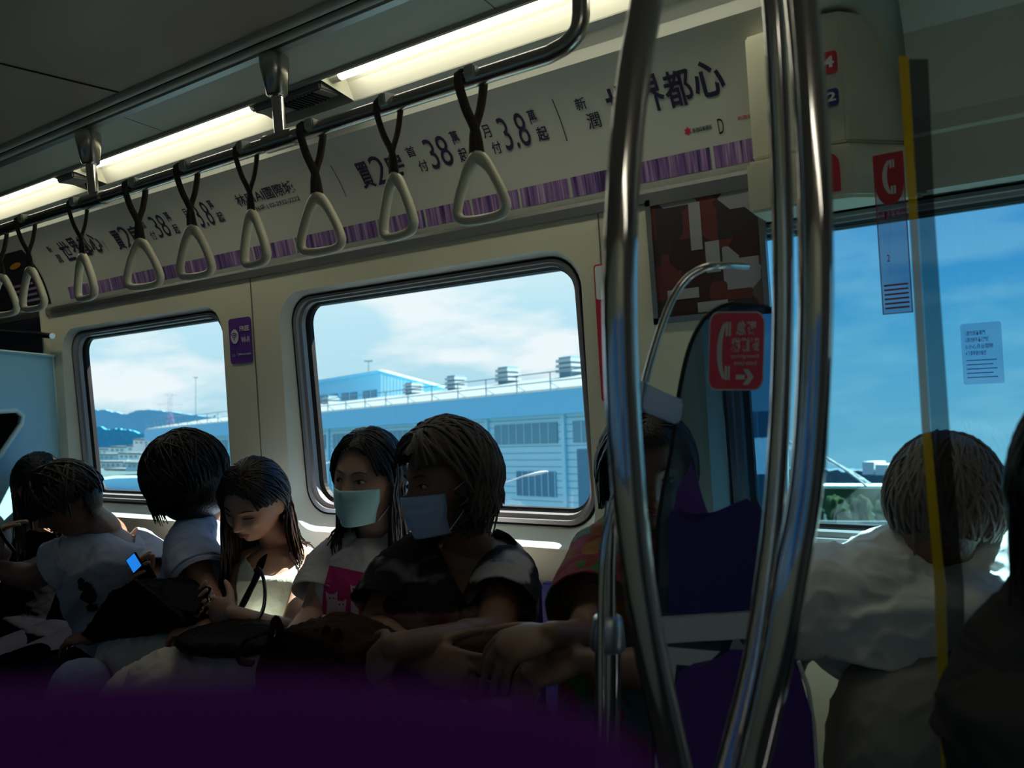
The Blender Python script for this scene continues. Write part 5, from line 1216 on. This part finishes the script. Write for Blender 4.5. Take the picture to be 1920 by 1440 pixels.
# --- older woman with curled bob, mask and dark striped top, arms crossed
def older_woman():
    H = Head(838, 905, 1.40, .238, 58, 6, 4)
    S = dict(head=H, nb=P(880, 1025, 1.48), sa=P(758, 1068, 1.38), sb=P(950, 1074, 1.52), chest=P(846, 1140, 1.42), waist=P(850, 1240, 1.42), pel=V3((-1.10, 1.42, .58)), armr=1.06, bulk=1.1, neck=1.1, handk=.96)
    S['arm_a'] = (P(702, 1185, 1.26), P(790, 1235, 1.08), P(880, 1262, 1.10) - P(790, 1235, 1.08), V3((0, .8, -.4)), 1, (30, 40, 30))
    S['arm_b'] = (P(925, 1195, 1.28), P(742, 1212, 1.02), P(690, 1262, 1.02) - P(742, 1212, 1.02), V3((.5, .8, -.1)), -1, (30, 45, 35)); S['legs'] = DEF_LEGS(-1.10)
    o = person('person', 'older woman with greying bob, pale blue mask and dark striped V-neck, arms crossed', S, 'skintan', voxel=.004)
    up = (S['nb'] - S['chest']).normalized(); nb = S['nb']; side = (S['sb'] - S['sa']).normalized(); fw = up.cross(side).normalized()
    if fw.y > 0: fw = -fw
    vn = lambda c: ((c - nb).dot(fw) > 0 and (c - nb).dot(up) > -.125 and abs((c - nb).dot(side)) < (.085 * (1 + (c - nb).dot(up) / .125)))
    m = mat('dark striped jersey', (.02, .02, .024), .9, spec=.1); nt = m.node_tree; b = nt.nodes['Principled BSDF']; tc = nt.nodes.new('ShaderNodeTexCoord')
    wv = nt.nodes.new('ShaderNodeTexWave'); wv.bands_direction = 'Z'; wv.inputs['Scale'].default_value = 3.3; wv.inputs['Distortion'].default_value = 1.6; wv.inputs['Detail'].default_value = 3; wv.inputs['Detail Scale'].default_value = 5
    rp = nt.nodes.new('ShaderNodeValToRGB'); e = rp.color_ramp.elements; e[0].position = .50; e[0].color = (.018, .018, .022, 1); e[1].position = .78; e[1].color = (.42, .36, .34, 1)
    n2 = nt.nodes.new('ShaderNodeTexNoise'); n2.inputs['Scale'].default_value = 9; mx = nt.nodes.new('ShaderNodeMixRGB'); mx.inputs[2].default_value = (.02, .02, .024, 1); r2 = nt.nodes.new('ShaderNodeValToRGB'); r2.color_ramp.elements[0].position = .45; r2.color_ramp.elements[1].position = .60
    nt.links.new(tc.outputs['Object'], wv.inputs[0]); nt.links.new(wv.outputs[0], rp.inputs[0]); nt.links.new(tc.outputs['Object'], n2.inputs[0]); nt.links.new(n2.outputs[0], r2.inputs[0]); nt.links.new(r2.outputs[0], mx.inputs[0]); nt.links.new(rp.outputs[0], mx.inputs[1])
    # one faded red band low on the front
    sx = nt.nodes.new('ShaderNodeSeparateXYZ'); nt.links.new(tc.outputs['Object'], sx.inputs[0]); mrr = nt.nodes.new('ShaderNodeMapRange'); zc_ = P(820, 1165, 1.3).z
    mrr.inputs['From Min'].default_value = .0; mrr.inputs['From Max'].default_value = .03; mrr.inputs['To Min'].default_value = .6; mrr.inputs['To Max'].default_value = 0
    ab = nt.nodes.new('ShaderNodeMath'); ab.operation = 'SUBTRACT'; ab.inputs[1].default_value = zc_; ab2 = nt.nodes.new('ShaderNodeMath'); ab2.operation = 'ABSOLUTE'
    nt.links.new(sx.outputs[2], ab.inputs[0]); nt.links.new(ab.outputs[0], ab2.inputs[0]); nt.links.new(ab2.outputs[0], mrr.inputs[0]); m2 = nt.nodes.new('ShaderNodeMixRGB'); m2.inputs[2].default_value = (.28, .03, .045, 1)
    nt.links.new(mrr.outputs[0], m2.inputs[0]); nt.links.new(mx.outputs[0], m2.inputs[1]); nt.links.new(m2.outputs[0], b.inputs['Base Color'])
    sh = garment(o, S, m, .66, g=.016, amp=.004, seed=4, neck=[vn])
    bv = bvh_of(o, sh); face_bits(o, H, lips=False); mask(o, H, (.45, .62, .90), bv)
    hm = MB(); cap_mesh(hm, H, lambda d: .022 + .012 * max(0, -d.y), lambda c: not (c.y > .28 and c.z < .55) and not (abs(c.x) > .5 and c.y > .1 and c.z < .3) and c.z > -.55)
    strands(hm, H, 70, 12, lambda r: r.choice((-1, 1)) * r.uniform(30, 80), lambda r, p: .03, root=lambda r: (r.uniform(-.1, .1), r.uniform(.2, .6)), infl=.026, end=.42, r0=.005)
    strands(hm, H, 340, 11, lambda r: r.choice((-1, 1)) * r.uniform(86, 180), lambda r, p: r.uniform(.24, .30), root=lambda r: (r.uniform(-.25, .25), r.uniform(-.5, .6)), bv=bv, infl=.030, wave=.009, inward=.5, r0=.005, cl=.004)
    r = random.Random(5)
    for _ in range(260):       # curls at the ends and round the face
        phi = math.radians(r.choice((-1, 1)) * r.uniform(70, 180)); z = r.uniform(-.95, -.1); d = V3((math.sin(phi), math.cos(phi), z)).normalized(); c = H.w(head_point(d, r.uniform(.012, .036)) * V3((1, 1, .78)).x)
        a0 = r.uniform(0, 6.28); rr = r.uniform(.006, .012); t1 = V3((r.uniform(-1, 1), r.uniform(-1, 1), r.uniform(-.4, .4))).normalized(); t2 = t1.cross(V3((0, 0, 1))).normalized()
        hm.tube([c + (t1 * math.cos(a0 + k * .9) + t2 * math.sin(a0 + k * .9)) * rr + V3((0, 0, -.003 * k)) for k in range(7)], .0028, 5)
    hm.build('hair', M['hairgrey'], o, smooth=True, recalc=False)
    return S, o
S6, O6 = older_woman()

# --- young woman looking down at her phone
def reader():
    H = Head(478, 940, 1.44, .232, 36, 28, -8)
    S = dict(head=H, nb=P(532, 1030, 1.55), sa=P(452, 1062, 1.45), sb=P(586, 1062, 1.56), chest=P(512, 1110, 1.48), waist=P(520, 1190, 1.47), pel=V3((-1.80, 1.44, .56)), armr=.84, bulk=.86, neck=.92)
    S['arm_b'] = (P(545, 1188, 1.36), P(438, 1150, 1.24), P(378, 1140, 1.235) - P(438, 1150, 1.24), V3((.1, .9, -.25)), -1, (15, 28, 20))
    S['arm_a'] = (P(428, 1160, 1.36), P(402, 1180, 1.26), P(368, 1145, 1.22) - P(402, 1180, 1.26), V3((.4, -.1, .9)), 1, (30, 40, 30)); S['legs'] = [(-1, V3((-2.10, 1.02, .62)), V3((-2.15, .9, .2))), (1, V3((-1.85, .98, .52)), V3((-1.85, .9, .09)))]
    o = person('person', 'young woman with long brown hair and sleeveless white top, looking down at her phone', S, 'skinfair', None, voxel=.0038)
    up = (S['nb'] - S['chest']).normalized(); nb = S['nb']; side = (S['sb'] - S['sa']).normalized(); fw = up.cross(side).normalized()
    if fw.y > 0: fw = -fw
    bw = (S['sb'] - S['sa']).length / 2; mid = (S['sa'] + S['sb']) / 2
    scoop = lambda c: (c - nb).dot(up) > -.115 + .9 * ((c - nb).dot(side)) ** 2 * 20 * .5 and abs((c - nb).dot(side)) < .078 and (c - nb).dot(fw) > -.02
    arm = lambda c: abs((c - mid).dot(side)) > bw * .80 and (c - mid).dot(up) > -.135
    armt = lambda c: abs((c - mid).dot(side)) > .115 and (c - mid).dot(up) > -.10
    top = garment(o, S, cloth('mint white rib knit', (.60, .68, .58), .04, .3, 60), 0, g=.010, amp=.002, seed=7, neck=[scoop, arm, armt], name='top', voxel=.0045, neckr=.07)
    bv = bvh_of(o, top); face_bits(o, H, closed=True)
    # cream skirt over the lap
    mb = MB(); a, b = P(520, 1215, 1.38), P(300, 1235, 1.22); c, d = P(480, 1250, 1.25), P(230, 1235, 1.20)
    mb.capsule(S['pel'] + V3((.02, -.03, .05)), .15, P(400, 1235, 1.28), .10); mb.capsule(P(430, 1232, 1.27), .105, P(235, 1243, 1.20), .075); mb.capsule(P(500, 1275, 1.22), .10, P(260, 1320, 1.08), .09); mb.capsule(P(235, 1245, 1.20), .075, V3((-2.14, .95, .30)), .10); mb.capsule(P(320, 1300, 1.1), .10, V3((-1.9, .95, .2)), .11)
    me = remesh(mb, .008, 6); wrinkle(me, .016, 7, 3, (1, 1, 1)); wrinkle(me, .006, 16, 5); cut_mesh(me, [lambda q: q.z < .22]); add_mesh('skirt', me, cloth('cream cotton', (.60, .57, .50), .05, .4, 12), o, True)
    hm = MB(); cap_mesh(hm, H, .010, lambda c: not (c.y > .28 and c.z < .60 - .2 * abs(c.x)) and not (abs(c.x) > .5 and c.z < .25 and c.y > -.32) and c.z > -.7)
    strands(hm, H, 260, 21, lambda r: r.uniform(100, 182), lambda r, p: r.uniform(.30, .40), root=lambda r: (r.uniform(-.05, .16), r.uniform(-.6, .62)), bv=bv, infl=.012, wave=.010, drift=(.12, .05, 0))
    strands(hm, H, 260, 22, lambda r: -r.uniform(72, 175), lambda r, p: r.uniform(.42, .54), root=lambda r: (r.uniform(-.16, .05), r.uniform(-.5, .62)), bv=bv, infl=.013, wave=.007, drift=(-.03, -.05, 0))
    strands(hm, H, 70, 23, lambda r: r.choice((-1, 1)) * r.uniform(45, 80), lambda r, p: .03, root=lambda r: (r.uniform(-.05, .05), r.uniform(.4, .66)), infl=.010, end=.28)
    strands(hm, H, 60, 24, lambda r: -r.uniform(60, 84), lambda r, p: r.uniform(.42, .52), root=lambda r: (r.uniform(-.1, .02), r.uniform(.3, .62)), bv=bv, infl=.008, wave=.005, drift=(-.02, -.05, 0), end=-.05)
    hm.build('hair', M['hairbrown'], o, smooth=True, recalc=False)
    ph = phone('phone', P(342, 1118, 1.20), V3((-1, -.15, .12)), V3((.25, -.75, .65)), 'dark phone held flat in both hands by the woman with the white top')
    # shoulder bag with a glossy strap
    t = empty('shoulder_bag', P(440, 1205, 1.2)); tag(t, 'black glossy shoulder bag with looped strap lying on the cream skirt', 'bag')
    mb = MB(); mb.ellip(P(440, 1196, 1.17), P(540, 1205, 1.17) - P(440, 1196, 1.17), V3((0, .10, .0)), V3((0, 0, .028)), 24, 10); me = remesh(mb, .006, 3); wrinkle(me, .004, 18, 2); add_mesh('bag_body', me, M['black'], t, True)
    strap_path('strap', [P(492, 1048, 1.40), P(482, 1080, 1.36), P(462, 1120, 1.30), P(440, 1170, 1.24), P(432, 1192, 1.2)], .028, M['black'], t, bv, .2, .014)
    MB().tube(spline([P(478, 1070, 1.33), P(486, 1066, 1.33), P(494, 1085, 1.32), P(497, 1112, 1.30), P(494, 1140, 1.27), P(484, 1162, 1.24)], 6), .0048, 8).build('strap_loop', mat('glossy black piping', (.01, .01, .012), .12), t, smooth=True)
    for (x, y, Y) in ((396, 1120, 1.205), (380, 1135, 1.205)):
        c = P(x, y, Y); MB().tube([c + V3((.009 * math.cos(a), .003 * math.sin(a), .010 * math.sin(a))) for a in [2 * math.pi * k / 12 for k in range(13)]], .0014, 6, caps=False).build('ring', M['chrome'], o, smooth=True)['label'] = 'thin silver finger ring'
    return S, o
S4, O4 = reader()

# --- woman with a black bob, head turned away
def bob_woman():
    H = Head(350, 892, 1.45, .220, 100, 22, 0)
    S = dict(head=H, nb=P(392, 985, 1.52), sa=P(352, 1020, 1.40), sb=P(420, 1014, 1.60), chest=P(390, 1080, 1.48), waist=P(392, 1180, 1.48), pel=V3((-2.12, 1.46, .55)), armr=.9, bulk=.86)
    S['arm_a'] = (P(398, 1140, 1.32), P(272, 1118, 1.24), P(252, 1080, 1.21) - P(272, 1118, 1.24), V3((.6, .3, .2)), 1, (25, 45, 30))
    S['arm_b'] = (P(450, 1150, 1.42), P(380, 1180, 1.20), V3((-1, -.2, 0)), V3((0, .2, -1)), -1); S['legs'] = DEF_LEGS(-2.16)
    o = person('person', 'woman with black bob hiding her face, in a pale blue short sleeved shirt', S, 'skin')
    sh = garment(o, S, cloth('pale blue chambray', (.42, .50, .68), .08, .5, 26), .52, g=.022, amp=.007, seed=9, sc=12)
    # collar and turned up sleeve
    nb = S['nb']; up = (nb - S['chest']).normalized(); side = (S['sb'] - S['sa']).normalized(); fw = up.cross(side).normalized()
    mc = cloth('pale blue collar cloth', (.44, .52, .70)); mb = MB(); mb.loops([[nb + up * (h - .012) + side * (math.cos(a) * w_) + fw * (math.sin(a) * w_ * .9) for a in [2 * math.pi * k / 24 for k in range(24)]] for h, w_ in ((0, .070), (.028, .062), (.030, .066), (.0, .084))]); mb.build('collar', mc, sh, smooth=True)
    el = S['arm_a'][0]; d = (el - S['sa']).normalized(); e = S['sa'].lerp(el, .52); a1 = d.cross(V3((0, 0, 1))).normalized(); a2 = d.cross(a1); mb = MB()
    mb.loops([[e + d * t + (a1 * math.cos(a) + a2 * math.sin(a)) * r_ for a in [2 * math.pi * k / 24 for k in range(24)]] for t, r_ in ((-.035, .075), (-.03, .082), (.008, .083), (.010, .070), (-.03, .070))]); mb.build('sleeve_cuff', mc, sh, smooth=True)
    mb = MB(); mb.ellip(H.w((0, -.012, .010)), H.d((1, 0, 0)) * .104 * H.k, H.d((0, 1, 0)) * .118 * H.k, H.d((0, 0, 1)) * .132 * H.k, 30, 20); mb.ellip(H.w((0, -.010, -.060)), H.d((1, 0, 0)) * .110 * H.k, H.d((0, 1, 0)) * .118 * H.k, H.d((0, 0, 1)) * .092 * H.k, 30, 20)
    me = remesh(mb, .005, 6); hm = MB(); hm.add([v.co for v in me.vertices], [tuple(p.vertices) for p in me.polygons])
    strands(hm, H, 700, 31, lambda r: r.uniform(-180, 180), lambda r, p: r.uniform(.235, .262), root=lambda r: (r.uniform(-.1, .1), r.uniform(-.5, .6)), infl=.033, wave=.001, inward=.5, r0=.0026, jitter=.03)
    hm.build('hair', M['hair'], o, smooth=True, recalc=False)
    phone('phone', P(253, 1056, 1.20), V3((-.75, .05, .7)), V3((.45, -.85, .2)), 'phone with blue lit screen held up by the woman with the black bob', emis('blue lit screen', (.02, .28, 1.0), .8), .034, .052)
    t = empty('black_case', P(280, 1085, 1.10)); tag(t, 'black folded phone case hanging from the hand of the woman with the bob', 'case')
    MB().obox(P(280, 1092, 1.22), (P(262, 1058, 1.12) - P(300, 1125, 1.12)).normalized(), V3((.3, -.9, .1)).normalized(), V3((.6, .25, .5)).normalized(), .062, .004, .026).build('case_leaf', M['black'], t, bevel=.002)
    t = empty('black_bag', P(250, 1170, 1.2)); tag(t, 'large black bag on the lap of the woman with the bob, beside the cream skirt', 'bag')
    mb = MB(); mb.prism([P(x, y, 1.16) for x, y in ((150, 1190), (205, 1110), (250, 1085), (330, 1150), (345, 1172), (300, 1185), (170, 1205))], V3((.02, .16, -.04))); me = remesh(mb, .008, 6); wrinkle(me, .004, 14, 4); add_mesh('bag_body', me, M['black'], t, True)
    return S, o
S3, O3 = bob_woman()

# --- man in a white T-shirt bending to the left
def bending_man():
    H = Head(128, 940, 1.30, .225, 72, 30, 6)
    S = dict(head=H, nb=P(196, 1000, 1.46), sa=P(146, 1040, 1.32), sb=P(278, 1042, 1.55), chest=P(214, 1090, 1.42), waist=P(232, 1180, 1.46), pel=V3((-2.52, 1.46, .56)), armr=1.05, bulk=1.02, neck=1.12)
    S['arm_a'] = (P(62, 1084, 1.24), P(-30, 1060, 1.18), V3((-1, -.1, .3)), V3((0, .5, -.8)), 1)
    S['arm_b'] = (P(290, 1120, 1.42), P(170, 1195, 1.28), P(110, 1200, 1.24) - P(170, 1195, 1.28), V3((0, .2, -1)), -1); S['legs'] = [(-1, V3((-2.62, 1.0, .52)), V3((-2.62, .9, .09))), (1, V3((-2.40, 1.0, .52)), V3((-2.40, .9, .09)))]
    o = person('person', 'dark haired man in white printed T-shirt leaning left with his arm stretched out', S, 'skintan')
    nb = S['nb']; up = (nb - S['chest']).normalized(); side = (S['sb'] - S['sa']).normalized(); fw = up.cross(side).normalized()
    if fw.dot(toC(nb)) < 0: fw = -fw
    vn = lambda c: ((c - nb).dot(fw) > -.01 and (c - nb).dot(up) > -.11 and abs((c - nb).dot(side)) < (.085 * (1 + (c - nb).dot(up) / .13)))
    m = cloth('grey white jersey', (.46, .49, .56)); sh = garment(o, S, m, {'a': .50, 'b': .60}, g=.014, amp=.006, seed=12, sc=10, neck=[vn])
    sv = bvh_of(sh)
    rr_ = random.Random(3); mb = MB()
    for (x, y, w_, h_) in ((160, 1100, 16, 12), (166, 1118, 18, 18), (172, 1140, 14, 10), (152, 1090, 8, 8)):
        pts = []
        for k in range(14):
            a = 2 * math.pi * k / 14; q = ray(x + w_ * math.cos(a) * rr_.uniform(.6, 1), y + h_ * math.sin(a) * rr_.uniform(.6, 1)).normalized(); hh = sv.ray_cast(CAM, q)
            if hh[0] is not None: pts.append(hh[0] - q * .006)
        if len(pts) > 3: mb.add(pts, [tuple(range(len(pts)))])
    if mb.v: mb.build('front_print', M['inkblack'], sh, recalc=False)
    face_bits(o, H)
    hm = MB(); cap_mesh(hm, H, lambda d: .018, lambda c: not (c.y > .30 and c.z < .45) and not (abs(c.x) > .5 and c.z < .12 and c.y > -.2) and c.z > -.62)
    strands(hm, H, 300, 41, lambda r: r.uniform(-180, 180), lambda r, p: r.uniform(.05, .13), root=lambda r: (r.uniform(-.5, .5), r.uniform(-.7, .6)), infl=.022, wave=.003, r0=.005, end=.1)
    hm.build('hair', M['hair'], o, smooth=True, recalc=False)
    mb = MB()
    for s, kn, an in S['legs']: mb.capsule(S['pel'] + V3((s * .085, -.02, -.01)), .11, kn + V3((0, .10, .0)), .085)
    add_mesh('shorts', remesh(mb, .008, 4), cloth('dark shorts', (.01, .012, .02)), o, True)
    return S, o
S2, O2 = bending_man()

def corner_woman():
    H = Head(72, 905, 1.56, .225, 10, 40, 0)
    S = dict(head=H, nb=P(62, 985, 1.60), sa=P(-20, 1030, 1.55), sb=P(120, 1035, 1.62), chest=P(48, 1080, 1.52), waist=P(48, 1160, 1.50), pel=V3((-2.93, 1.46, .55)), armr=.9, bulk=.9)
    S['arm_a'] = (P(-30, 1110, 1.4), P(10, 1030, 1.25), V3((.3, -.1, 1)), V3((.5, .3, .2)), -1, (40, 50, 40)); S['legs'] = DEF_LEGS(-2.93)
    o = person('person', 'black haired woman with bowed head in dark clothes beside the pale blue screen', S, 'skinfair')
    sh = garment(o, S, cloth('black cotton', (.003, .003, .0035)), .95, g=.018, amp=.005, seed=15); bv = bvh_of(o, sh); face_bits(o, H, closed=True)  # near-black shirt too, its shade put into the cloth colour
    hm = MB(); cap_mesh(hm, H, .011, lambda c: not (c.y > .35 and c.z < .55) and c.z > -.7)
    strands(hm, H, 380, 51, lambda r: r.choice((-1, 1)) * r.uniform(52, 180), lambda r, p: r.uniform(.36, .46), root=lambda r: (r.uniform(-.1, .1), r.uniform(-.5, .6)), bv=bv, infl=.014, wave=.004)
    hm.build('hair', M['hair'], o, smooth=True, recalc=False)
    phone('phone', P(4, 1000, 1.22), V3((.8, -.1, -.5)), V3((-.3, .6, .6)), 'black phone in a raised hand at the left picture edge')
    return o
corner_woman()

# --- person in a floral blouse behind the curved pole, hands crossed in front
def floral():
    H = Head(1212, 888, 1.48, .235, -8, 6, 0)
    S = dict(head=H, nb=P(1218, 1000, 1.54), sa=P(1138, 1040, 1.48), sb=P(1320, 1045, 1.54), chest=P(1200, 1120, 1.44), waist=P(1205, 1220, 1.42), pel=V3((-.68, 1.42, .57)), armr=.98, bulk=1.02, handk=.98)
    S['arm_a'] = (P(1098, 1205, 1.22), P(1035, 1190, 1.10), P(980, 1205, 1.06) - P(1035, 1190, 1.10), V3((-.1, .5, -.8)), -1, (45, 55, 20))
    S['arm_b'] = (P(1250, 1260, 1.20), P(1085, 1240, 1.12), P(1015, 1255, 1.08) - P(1085, 1240, 1.12), V3((0, .4, -.8)), -1, (50, 50, 25)); S['legs'] = DEF_LEGS(-.68)
    o = person('person', 'person in a bright floral blouse behind the curved pole, hands crossed in front', S, 'skintan')
    m = mat('floral cotton', (.2, .03, .02), .85); nt = m.node_tree; b = nt.nodes['Principled BSDF']; tc = nt.nodes.new('ShaderNodeTexCoord'); nz = nt.nodes.new('ShaderNodeTexNoise'); nz.inputs['Scale'].default_value = 14
    mxv = nt.nodes.new('ShaderNodeMixRGB'); mxv.inputs[0].default_value = .12; vo = nt.nodes.new('ShaderNodeTexVoronoi'); vo.inputs['Scale'].default_value = 24; rp = nt.nodes.new('ShaderNodeValToRGB'); rp.color_ramp.interpolation = 'CONSTANT'; e = rp.color_ramp.elements
    e[0].color = (.20, .015, .02, 1); e[1].position = .82; e[1].color = (.03, .13, .015, 1)
    for p_, c_ in ((.25, (.22, .06, .01, 1)), (.45, (.06, .16, .15, 1)), (.6, (.22, .02, .05, 1)), (.72, (.24, .10, .015, 1))): k = e.new(p_); k.color = c_
    sp = nt.nodes.new('ShaderNodeSeparateColor'); nt.links.new(tc.outputs['Object'], nz.inputs[0]); nt.links.new(tc.outputs['Object'], mxv.inputs[1]); nt.links.new(nz.outputs['Color'], mxv.inputs[2]); nt.links.new(mxv.outputs[0], vo.inputs[0]); nt.links.new(vo.outputs['Color'], sp.inputs[0]); nt.links.new(sp.outputs[0], rp.inputs[0]); nt.links.new(rp.outputs[0], b.inputs['Base Color'])
    sh = garment(o, S, m, .70, g=.022, amp=.005, seed=18); face_bits(o, H)
    hm = MB(); cap_mesh(hm, H, .018, lambda c: not (c.y > .30 and c.z < .55) and not (abs(c.x) > .6 and c.z < .1) and c.z > -.6)
    strands(hm, H, 200, 61, lambda r: r.choice((-1, 1)) * r.uniform(70, 180), lambda r, p: r.uniform(.18, .24), infl=.02, wave=.004, r0=.005); hm.build('hair', M['hair'], o, smooth=True, recalc=False)
    c = P(955, 1158, 1.0)
    return o
floral()

# --- grey haired man in a white shirt at the right
def silver_man():
    H = Head(1772, 945, 1.53, .218, -152, 4, 0)
    S = dict(head=H, nb=P(1775, 1050, 1.56), sa=P(1628, 1098, 1.50), sb=P(1895, 1100, 1.60), chest=P(1765, 1170, 1.50), waist=P(1765, 1290, 1.48), pel=V3((-.12, 1.44, .60)), armr=1.05, bulk=1.05, neck=1.1)
    S['arm_a'] = (P(1478, 1215, 1.48), P(1440, 1330, 1.46), P(1430, 1390, 1.44) - P(1440, 1330, 1.46), V3((.3, .8, 0)), 1)
    S['arm_b'] = (P(1935, 1230, 1.52), P(1930, 1460, 1.30), P(1930, 1550, 1.25) - P(1930, 1460, 1.30), V3((0, .3, -1)), -1); S['legs'] = DEF_LEGS(-.14, .06)
    o = person('person', 'grey haired man in a wide white shirt in front of the blue window', S, 'skintan', None)
    def extra(mb):
        mb.capsule(P(1560, 1110, 1.47), .085, P(1480, 1165, 1.42), .088); mb.capsule(P(1640, 1120, 1.46), .09, P(1610, 1190, 1.44), .08)
    m = cloth('white cotton shirt', (.82, .86, .84), .03, .25, 14); sh = garment(o, S, m, .72, g=.028, amp=.011, seed=22, sc=9, extra=extra, hemz=P(1700, 1248, 1.38).z)
    nb = S['nb']; up = UPV; side = (S['sb'] - S['sa']).normalized(); fw = up.cross(side).normalized(); mb = MB()
    mb.loops([[nb + up * (h - .010) + side * (math.cos(a) * w_ - .0) + fw * (math.sin(a) * w_ * .9) for a in [2 * math.pi * k / 28 for k in range(28)]] for h, w_ in ((-.01, .078), (.030, .070), (.033, .076), (-.012, .104))]); mb.build('collar', m, sh, smooth=True)
    MB().tube(spline([P(1660, 1068, 1.42), P(1664, 1090, 1.40), P(1668, 1112, 1.39), P(1676, 1130, 1.39)], 5), .0022, 6).build('necklace', M['steel'], o, smooth=True)
    MB().tube([P(1676, 1130, 1.39) + V3((.010 * math.cos(a), 0, .006 * math.sin(a))) for a in [2 * math.pi * k / 14 for k in range(15)]], .0018, 6, caps=False).build('pendant', M['steel'], o, smooth=True)
    mb = MB()
    for s, kn, an in S['legs']: mb.capsule(S['pel'] + V3((s * .09, -.0, .02)), .125, kn, .09); mb.capsule(kn, .09, an, .07)
    mb.ellip(S['pel'] + V3((-.01, -.02, .12)), V3((.21, 0, 0)), V3((0, .15, 0)), V3((0, 0, .24)), 24, 14); me = remesh(mb, .008, 5); wrinkle(me, .006, 10, 2); add_mesh('trousers', me, cloth('grey brown trousers', (.30, .29, .26)), o, True)
    hm = MB(); cap_mesh(hm, H, lambda d: .014 + .006 * max(0, d.z), lambda c: not (c.y > .32 and c.z < .5) and not (abs(c.x) > .55 and c.z < .08 and c.y > -.22) and c.z > -.68)
    strands(hm, H, 420, 71, lambda r: r.uniform(-180, 180), lambda r, p: r.uniform(.05, .16), root=lambda r: (r.uniform(-.5, .5), r.uniform(-.7, .6)), infl=.018, wave=.002, r0=.0032, end=-.35)
    hm.build('hair', M['hairsilver'], o, smooth=True, recalc=False)
    return o
silver_man()
def edge_person():
    H = Head(2115, 930, .95, .235, 200, 5, 0)
    S = dict(head=H, nb=P(2100, 1120, 1.0), sa=P(1960, 1215, .98), sb=P(2260, 1220, 1.02), chest=P(2110, 1320, .98), waist=P(2110, 1520, .98), pel=V3((.20, .98, .62)), armr=1, bulk=1.0)
    S['arm_a'] = (P(1915, 1420, .96), P(1920, 1620, .9), V3((0, -.3, -1)), V3((1, 0, 0)), 1); S['legs'] = [(-1, V3((.08, .6, .5)), V3((.08, .55, .09))), (1, V3((.26, .6, .5)), V3((.26, .55, .09)))]
    o = person('person', 'dark figure cut off by the right picture edge, only hair and sleeve showing', S, 'skin', legs=False)
    garment(o, S, cloth('dark grey knit', (.07, .07, .065)), .98, g=.02, amp=.005, seed=30)
    hm = MB(); cap_mesh(hm, H, .014, lambda c: not (c.y > .35 and c.z < .5) and c.z > -.7)
    strands(hm, H, 160, 81, lambda r: r.uniform(60, 300), lambda r, p: r.uniform(.25, .32), infl=.016, wave=.003); hm.build('hair', M['hair'], o, smooth=True, recalc=False)
edge_person()
# brown handbag on the masked woman's lap, pale jeans at the far left
def handbag():
    t = empty('handbag', P(560, 1260, 1.1)); tag(t, 'dark brown leather handbag on the lap of the woman with the cat shirt', 'bag')
    mb = MB(); mb.prism([P(x, y, 1.02) for x, y in ((462, 1330), (490, 1215), (525, 1180), (600, 1200), (650, 1230), (655, 1340))], V3((.03, .13, 0))); me = remesh(mb, .007, 6); wrinkle(me, .006, 14, 6); add_mesh('bag_body', me, M['leather'], t, True)
    MB().tube(spline([P(518, 1175, 1.03), P(490, 1188, 1.0), P(462, 1200, .99), P(448, 1222, .99), P(452, 1240, 1.0), P(475, 1244, 1.01)], 6), .0085, 10, flat=.45).build('handle', M['leather'], t, smooth=True)
    MB().tube(spline([P(500, 1240, 1.0), P(508, 1190, 1.0), P(516, 1160, 1.01), P(526, 1185, 1.02), P(522, 1215, 1.02)], 6), .0075, 10, flat=.5).build('handle', M['leather'], t, smooth=True)
    for (x, y) in ((592, 1205), (612, 1198), (632, 1204)):
        mb = MB(); mb.ellip(P(x, y, 1.04), V3((.008, .004, 0)), V3((0, .012, 0)), V3((.003, 0, .028)), 10, 8); mb.build('gathered_flap', M['leather'], t, smooth=True)
handbag()
def jeans_lap():
    mb = MB(); mb.capsule(P(150, 1290, 1.06), .07, P(215, 1290, 1.3), .085); mb.capsule(P(150, 1290, 1.06), .075, P(150, 1290, 1.06) + V3((0, -.03, -.4)), .06); me = remesh(mb, .007, 5); wrinkle(me, .006, 12, 8); return me
je = add_mesh('trousers', jeans_lap(), cloth('pale blue denim', (.20, .26, .42), .1, .5, 40), O3, True); je['label'] = 'pale blue jeans knee'
